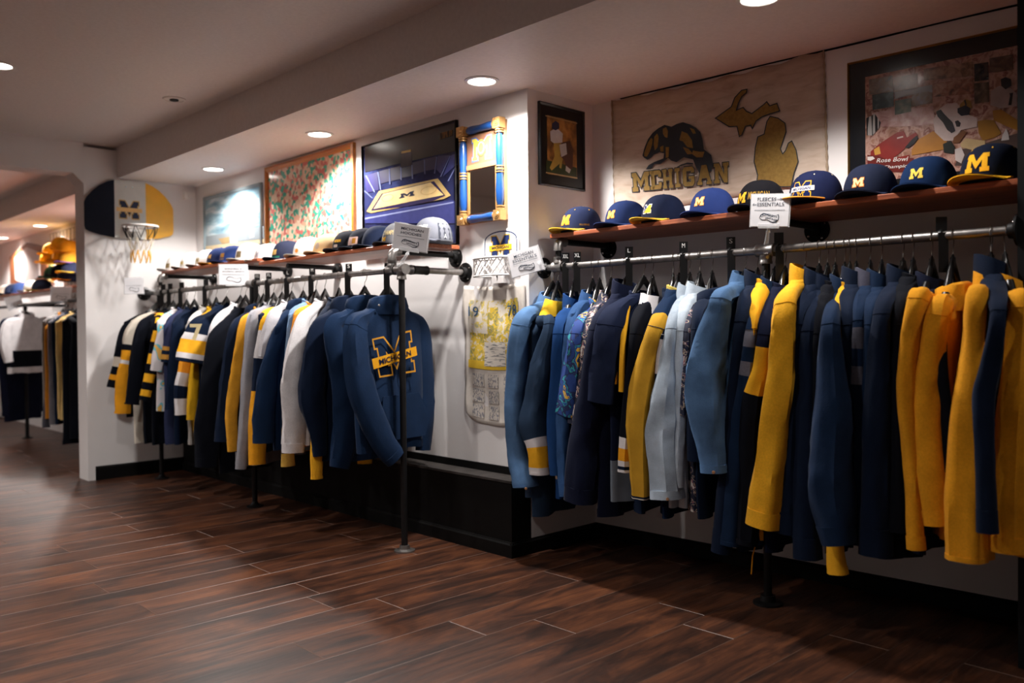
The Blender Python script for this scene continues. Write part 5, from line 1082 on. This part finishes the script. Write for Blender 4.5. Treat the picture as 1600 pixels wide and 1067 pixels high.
# ------------------------------------------------------------------ big football poster on the alcove back wall
bw = lambda x, z: Vector((x, yb(x), z))
xe = -0.862
CROWD = printed('crowd_print', [(.25, '#6d4a3c'), (.42, '#9c7463'), (.52, '#b89588'), (.62, '#7a4a40'), (.75, '#c7aca2')], 26, 4, interp='LINEAR', rough=.12)
t, b, ins = framed('framed_poster', 'large framed football collage poster with gold edge behind the right caps', [bw(-1.586, 2.116), bw(xe, 2.116), bw(xe, 1.56), bw(-1.586, 1.56)], BN, .007, .02, plain('#b08a45', .3, .7), CROWD, .062, plain('#0d1016', .2))
Z5 = lambda x, y: (1340 + x / 5.927, 90 + y / 5.927)
def pp(name, pts, lay, mat):
    mat = P1(mat, .2) if isinstance(mat, str) else mat
    return px_poly(t, name, [Z5(*p) for p in pts], lambda x, y: atb(x, y, b + .001 + .0005 * lay), Vector(), mat)
def tone(k, a, c, d_, s=30): return printed('photo_tile_' + k, [(.3, a), (.5, c), (.7, d_)], s, 4, interp='LINEAR', rough=.2)
pp('photo_tile', [(105, 205), (325, 165), (332, 310), (108, 345)], 1, tone('a', '#3f4a52', '#7a6a5a', '#8d8f92')); pp('photo_tile', [(335, 185), (555, 145), (556, 290), (338, 320)], 1, tone('b', '#4a342c', '#7d6455', '#a38a78'))
pp('photo_tile', [(135, 345), (332, 312), (334, 452), (138, 485)], 1, tone('c', '#1d2b2e', '#32474a', '#56686a')); pp('photo_tile', [(345, 400), (497, 375), (497, 500), (345, 532)], 1, tone('d', '#1f2a1e', '#3b4a38', '#6d6a58'))
pp('photo_tile', [(500, 340), (692, 300), (694, 420), (502, 455)], 1, tone('e', '#44403a', '#74604e', '#8c8f98')); pp('photo_tile', [(340, 320), (690, 250), (692, 300), (500, 345), (345, 385)], 1, '#7d7b7e')
pp('photo_tile', [(612, 105), (1070, 35), (1072, 170), (614, 212)], 1, tone('f', '#3d3024', '#7a5c48', '#a88a74', 40)); pp('photo_tile', [(697, 240), (1072, 185), (1074, 335), (698, 365)], 1, tone('g', '#3b2a24', '#8c5f4a', '#b08c78', 40))
pp('photo_tile', [(1080, 60), (1212, 40), (1214, 205), (1082, 222)], 1, tone('h', '#121318', '#24242c', '#5a4638')); pp('photo_tile', [(1080, 240), (1215, 225), (1217, 410), (1082, 430)], 1, tone('i', '#2a2622', '#5c4c40', '#8a7868')); pp('photo_tile', [(1222, 5), (1440, -30), (1444, 110), (1330, 130), (1222, 140)], 1, tone('j', '#3a2c28', '#5e463c', '#7a6458'))
pp('haze_band', [(90, 520), (330, 480), (700, 450), (720, 620), (380, 640), (200, 640), (90, 640)], 0, tone('k', '#8d5e5a', '#b08a84', '#c9b0aa', 22))
pp('gold_pants', [(500, 850), (560, 760), (700, 680), (830, 770), (800, 850), (640, 880), (500, 905)], 2, '#a06c2c'); pp('jersey_white', [(700, 580), (760, 470), (830, 425), (920, 420), (1000, 520), (1110, 560), (1105, 640), (960, 670), (880, 770), (800, 770), (715, 690)], 3, '#b9a7a2')
pp('arm_dark', [(725, 500), (770, 480), (800, 520), (880, 600), (900, 660), (870, 700), (830, 670), (790, 600), (740, 545)], 4, '#1e1a1e'); pp('helmet', [(950, 430), (1000, 385), (1045, 400), (1062, 460), (1010, 500), (940, 490)], 4, '#8a6a2c'); pp('helmet_stripe', [(925, 470), (1000, 440), (1045, 470), (1030, 530), (960, 540), (925, 510)], 5, '#1c1c28'); pp('helmet_stripe', [(985, 395), (1000, 390), (1012, 440), (998, 445)], 5, '#1c1c28')
pp('number', [(900, 590), (930, 580), (955, 605), (945, 640), (915, 640)], 5, '#1e1a22'); pp('number', [(850, 640), (890, 630), (905, 680), (870, 700), (845, 680)], 5, '#26222a')
pp('red_jersey', [(120, 870), (200, 800), (290, 740), (370, 690), (430, 680), (455, 740), (540, 690), (560, 720), (480, 790), (420, 860), (330, 930), (480, 900), (470, 960), (300, 960), (200, 910), (120, 905)], 2, '#7c241f'); pp('red_sleeve_number', [(150, 850), (200, 820), (215, 890), (160, 905)], 3, '#b8893a'); pp('glove', [(500, 760), (550, 720), (560, 750), (520, 800), (470, 840), (440, 830)], 3, '#1a171b')
pp('helmet_red', [(360, 720), (420, 690), (455, 740), (440, 800), (380, 800)], 3, '#7a1f1c'); pp('stripe_helmet', [(365, 740), (420, 725), (422, 738), (365, 753)], 4, '#b8a79e')
pp('referee', [(80, 560), (160, 520), (215, 600), (200, 650), (140, 720), (85, 720)], 2, printed('referee_stripes', [(0, '#1d1b1c'), (.5, '#a5a09c')], 16, 0, stretch=(6, 1, .4), distort=0)); pp('referee_head', [(85, 505), (125, 495), (135, 540), (90, 550)], 3, '#7a5344')
pp('gold_pants', [(1110, 590), (1180, 575), (1260, 580), (1330, 700), (1270, 740), (1160, 770), (1120, 700)], 2, '#8f6526'); pp('gold_pants', [(1250, 490), (1330, 480), (1485, 580), (1490, 680), (1390, 640), (1260, 580)], 3, '#9a6c28'); pp('jersey_white', [(1235, 310), (1310, 260), (1420, 285), (1470, 330), (1475, 450), (1330, 470), (1230, 440)], 2, '#a59490'); pp('helmet_stripe', [(1325, 200), (1370, 180), (1420, 200), (1425, 260), (1370, 295), (1330, 260)], 3, '#2b2527')
pp('number', [(1405, 330), (1440, 325), (1425, 440), (1395, 440), (1412, 350)], 3, '#201c20'); pp('fallen_player', [(950, 800), (1000, 745), (1100, 760), (1180, 770), (1180, 840), (1080, 860), (960, 830)], 3, '#b39b72'); pp('arm_brown', [(890, 740), (980, 670), (1010, 690), (940, 790), (880, 790)], 4, '#6d4428'); pp('glove', [(790, 800), (860, 770), (900, 830), (890, 890), (800, 880)], 4, '#1f2420')
pp('sock', [(1340, 720), (1375, 655), (1395, 700), (1405, 760), (1330, 770)], 4, '#b9b2b0'); pp('shadow_field', [(960, 850), (1060, 830), (1480, 700), (1490, 900), (1060, 1000), (900, 1000)], 1, '#4a3c38'); pp('face', [(900, 850), (960, 830), (990, 900), (960, 980), (905, 950)], 3, '#b7aca8')
pp('caption_field', [(90, 900), (330, 930), (520, 930), (520, 1060), (90, 1060)], 1, '#5e1f1b'); pp('rose_mark', [(92, 918), (140, 915), (160, 935), (120, 955), (92, 950)], 4, '#c9c0bb')
for s_, c4_ in (('Rose Bowl', ((175, 935), (470, 915), (470, 955), (175, 972))), ('Champions', ((240, 1000), (520, 980), (520, 1020), (240, 1040)))):
    q = quad(*[atb(*Z5(*p), b + .0035) for p in c4_]); g = Geo(); put_text(g, s_, q, .25); g.obj('caption', plain('#d8d2cc', .5), t)

# ------------------------------------------------------------------ basketball board on the cross wall
bbd = thing('basketball_backboard', (XW, 2.37, 1.76), 'navy, white and yellow fan-shaped basketball backboard with hoop', 'backboard')
def half(s, y0):      # outline of one wing, s = -1 left, 1 right, from the centre panel edge outwards
    h = [(y0, 2.178), (y0 + s * .05, 2.160), (y0 + s * .10, 2.130), (y0 + s * .15, 2.085), (y0 + s * .19, 2.035), (y0 + s * .206, 2.0), (y0 + s * .206, 1.83), (y0 + s * .198, 1.805), (y0 + s * .175, 1.793), (y0 + s * .1, 1.772), (y0, 1.757)]
    return [Vector((XW + .012, y, z)) for y, z in h]
g = Geo(); g.prism(half(-1, 2.258), (.012, 0, 0)); g.obj('navy_wing', plain('#0c0f1e', .75), bbd)
g = Geo(); g.prism(half(1, 2.482), (.012, 0, 0)); g.obj('yellow_wing', plain('#eaa91f', .35), bbd)
g = Geo(); g.prism([Vector((XW + .012, y, z)) for y, z in ((2.258, 2.18), (2.482, 2.18), (2.482, 1.757), (2.258, 1.757))], (.012, 0, 0)); cp = g.obj('centre_panel', plain('#cfccc6', .35), bbd)
for nm, w_, c, xo in (('letter_edge', .06, '#c9a15c', .0246), ('letter', 0, '#22243c', .0252)):
    g = Geo(); g.poly([Vector((XW + xo, 2.362 + x * .105, 1.905 + y * .125)) for x, y in outline(BLOCK_M, w_)]); g.obj(nm, plain(c, .5), cp)
g = Geo(); g.poly([Vector((XW + .0258, y, z)) for y, z in ((2.27, 1.95), (2.455, 1.95), (2.455, 1.982), (2.27, 1.982))]); g.obj('name_bar', plain('#e6b878', .5), cp)
for y in (2.34, 2.385): Geo().lathe((XW + .024, y, 2.135), (1, 0, 0), [(.006, 0), (.005, .002), (0, .003)], 8).obj('bolt', CHROME, cp)
hc = Vector((XW + .225, 2.365, 1.828)); HR = .118
Geo().tube([hc + Vector((HR * math.cos(a), HR * math.sin(a), 0)) for a in [k * PI / 18 for k in range(37)]], .0075, 8, False).obj('rim', plain('#e8e4e0', .35), bbd, True)
Geo().box((XW + .024, hc.y - .045, 1.80), (XW + .112, hc.y + .045, 1.84)).obj('rim_mount', plain('#d8d4d0', .4), bbd)
for z0_, z1_, r0, r1, c, nm in ((1.83, 1.74, HR, .088, '#23211f', 'net_upper'), (1.74, 1.655, .088, .062, '#cfc3ae', 'net_middle'), (1.655, 1.565, .062, .066, '#e0a53c', 'net_lower')):
    g = Geo(); n_ = 10
    for k in range(n_):
        for s in (-1, 1):
            pts = []
            for i in range(5):
                u = i / 4; r_ = r0 + (r1 - r0) * u + .004 * math.sin(u * PI); a = 2 * PI * (k + s * u * .5) / n_; pts.append(Vector((hc.x + r_ * math.cos(a), hc.y + r_ * math.sin(a), z0_ + (z1_ - z0_) * u)))
            g.tube(pts, .0026, 5)
    g.obj(nm, fab(c), bbd)
sn = thing('alarm_sensor', (XW + .03, 2.80, 2.1), 'small white alarm sensor box in the upper corner by the stadium picture', 'sensor')
Geo().box((XW, 2.77, 2.085), (XW + .05, 2.85, 2.14)).obj('sensor_body', WHITEP, sn); Geo().lathe((XW + .05, 2.81, 2.11), (1, 0, 0), [(.016, 0), (.015, .006), (0, .01)], 14).obj('sensor_lens', plain('#f2efec', .2), sn, True)

# ------------------------------------------------------------------ far room through the doorway
fr = thing('pipe_clothes_rack', (-9.75, RL, 0), 'blurred pipe clothes rail seen through the doorway on the far left', 'clothes rack')
Geo().tube([(-12.2, RL, RZ), (-7.1, RL, RZ)], .0155, 12).obj('rail', PIPED, fr, True)
for x in (-9.75, -7.3): Geo().tube([(x, RL, 0), (x, RL, RZ + .02)], .018, 12).obj('post', PIPED, fr, True); Geo().lathe((x, RL, 0), (0, 0, 1), [(0, 0), (.05, 0), (.05, .007), (.026, .012), (.016, .03)], 20).obj('floor_flange', PIPED, fr, True)
Geo().tube([(-9.75, RL, RZ), (-9.75, YL, RZ)], .0155, 12).obj('return_pipe', PIPED, fr, True)
def Fg(name, label, cat, *a, **k): return garment(name, label, cat, RL, *a, grp='garments in the far room', **k)
Fg('sweatshirt', 'dark navy sweatshirt beside the white pier in the far room', 'sweatshirt', (131, 482), (119, 500), [(118, 512, 6), (116, 580, 7), (117, 685, 7)], DARK, 690, 'fleece', 'crew', what='dark sweatshirt beside the pier')
Fg('sweatshirt', 'cream sweatshirt in the far room', 'sweatshirt', (121, 483), (110, 502), [(109, 512, 4), (104, 570, 5), (101, 656, 6)], '#d8b878', 650, 'fleece', 'crew', what='cream far room sweatshirt')
Fg('sweatshirt', 'navy sweatshirt left of the cream one in the far room', 'sweatshirt', (114, 484), (103, 502), [(102, 512, 4), (96, 580, 5), (92, 645, 5)], NAVY, 660, 'fleece', 'crew', what='navy far room sweatshirt')
Fg('sweatshirt', 'light grey sweatshirt right of the orange one in the far room', 'sweatshirt', (108, 484), (97, 502), [(97, 510, 4), (92, 560, 4), (89, 640, 4)], '#77757a', 660, 'fleece', 'crew', what='light grey far room sweatshirt')
Fg('sweatshirt', 'orange sweatshirt in the far room', 'sweatshirt', (103, 485), (92, 510), [(91, 525, 4), (86, 580, 5), (83, 632, 5)], '#c9822a', 650, 'fleece', 'crew', what='orange far room sweatshirt')
Fg('sweatshirt', 'grey and charcoal sweatshirt left of the orange one in the far room', 'sweatshirt', (99, 484), (87, 500), [(87, 508, 5), (81, 545, 5), (76, 600, 5), (72, 668, 5)], '#8d8a88', 650, 'fleece', 'crew', bands=[(.3, '#8d8a88'), (1, '#4c4c54')], what='grey charcoal far room sweatshirt')
Fg('windbreaker', 'white and navy windbreaker with yellow piping facing out in the far room', 'jacket', (42, 488), (14, 498), [(12, 508, 7), (9, 530, 9), (11, 550, 8), (14, 566, 6)], WHT, 582, 'knit', 'stand', bbands=[(.07, WHT), (.45, DARK), (1, WHT)], T=.06, what='far room windbreaker', strips=[])
Fg('long_coat', 'long dark coat behind the far room windbreaker', 'coat', (34, 488), (8, 500), [(6, 510, 6), (4, 560, 6), (8, 620, 6), (10, 650, 6)], '#15192c', 655, 'knit', 'crew', T=.05, what='far room dark coat')
board(-12.2, -7.1, 2.5, 2.8, 1.47, 'blurred wooden shelf in the far room')
for k, (px, c1, c2, l) in enumerate(((12, '#d9d2c8', '#d9a23a', 'far room shelf cap in white and amber at the left edge'), (22, '#2a2f44', '#3a4056', 'dark far room shelf cap second from the left edge'), (33, '#2c3c66', '#2c3c66', 'blue far room shelf cap below the hexagonal frame'), (53, '#d9d4cc', '#e0d8c4', 'pale far room shelf cap right of the hexagonal frame'), (66, '#2a2f44', '#d6b23c', 'dark far room shelf cap with yellow brim'))):
    P = at(px, 450, 2.63); cap(P.x, 2.63, 1.491, .4, l, c1, c2, [], 'caps in the far room')
gr = thing('cap_display_grid', (-8.9, YL, 1.42), 'wire wall grid hung with yellow caps in the far room', 'display grid')
GX0, GX1 = at(82, 400, YL).x, at(150, 400, YL).x
g = Geo()
for k in range(13): x = GX0 + (GX1 - GX0) * k / 12; g.tube([(x, YL - .02, 1.42), (x, YL - .02, 2.14)], .003, 5)
for k in range(7): z = 1.42 + .12 * k; g.tube([(GX0, YL - .023, z), (GX1, YL - .023, z)], .003, 5)
g.obj('wire_grid', PIPED, gr)
for k, (px, py, c1, c2, l) in enumerate(((84, 392, YEL, YEL, 'yellow cap hung highest on the left of the far room grid'), (97, 383, '#e0a52a', YEL, 'yellow cap hung at the top middle of the far room grid'), (110, 388, AMB, AMB, 'amber cap hung beside the pier in the far room'), (80, 405, '#e6b030', YEL, 'yellow cap with long brim at the left of the far room grid'), (100, 402, '#dba226', AMB, 'golden cap hung in the middle of the far room grid'), (112, 405, '#c98f2a', '#7a5aa0', 'golden cap with purple brim beside the pier'),
                                         (86, 428, '#3c6a5c', '#2f5a50', 'green cap hung low on the far room grid'), (98, 425, '#1b2034', '#20263c', 'black cap hung low on the far room grid'), (108, 432, '#1b2034', '#e39a2c', 'black cap with orange brim hung low on the far room grid'), (114, 420, '#22263a', '#d6b23c', 'navy cap with yellow brim near the pier'))):
    P = at(px, py, YL - .13); cap(P.x, YL - .14, P.z - .05, .5, l, c1, c2, [], 'caps on the far room grid')
FW = plain('#6b3d22', .4)
X3 = -12.6
c4 = [atx(-25, 397, X3), atx(20, 397, X3), atx(19, 440, X3), atx(-25, 440, X3)]
framed('framed_picture', 'brown framed pale picture at the left edge of the far room', [Vector((X3, c4[0].y, 1.98)), Vector((X3, c4[1].y, 1.98)), Vector((X3, c4[1].y, 1.57)), Vector((X3, c4[0].y, 1.57))], nA, .05, .03, FW, plain('#c9c4c0', .4))
y0_, y1_ = -12.25, -11.2
cx_ = at(47, 410, YL).x; hx = [(-.5, 2.0), (0, 2.12), (.5, 2.0), (.5, 1.68), (0, 1.56), (-.5, 1.68)]
ht = thing('hexagonal_frame', (cx_, YL, 1.56), 'tall dark wooden frame with pale hexagon mirror in the far room', 'frame')
g = Geo(); g.prism([Vector((cx_ + a * 1.5, YL, z)) for a, z in hx], (0, -.03, 0)); g.obj('frame_board', FW, ht)
g = Geo(); g.prism([Vector((cx_ + a * 1.0, YL - .03, 1.84 + (z - 1.84) * .8)) for a, z in hx], (0, -.006, 0)); g.obj('pale_pane', plain('#c5bdba', .15), ht)
P = at(75, 405, YL).x
t, b, _ = framed('framed_picture', 'small green picture in a gold frame beside the hanging caps', rectL(P - .2, P + .2, 1.62, 2.02), nL, .04, .025, plain('#b59a58', .4, .3), plain('#3c7a58', .5))
for c4_, l in (([(6, 466), (31, 461), (37, 478), (14, 485)], 'tilted white blurred card on the far room rack'), ([(80, 448), (112, 448), (111, 471), (79, 471)], 'white blurred card near the pier on the far room rack')):
    P = at((c4_[0][0] + c4_[1][0]) / 2, 465, RL - .06); sign(c4_, P, (.95, -.3, 0), [], l, Vector((P.x, RL, RZ)) if False else None, True, False)
    t_ = [o for o in bpy.data.objects if o.get('label') == l][0]; m = wp(t_); Geo().tube([m, Vector((m.x - .02, RL, RZ + .012))], [.006, .009], 8).obj('clip_stem', clear(), t_, True)
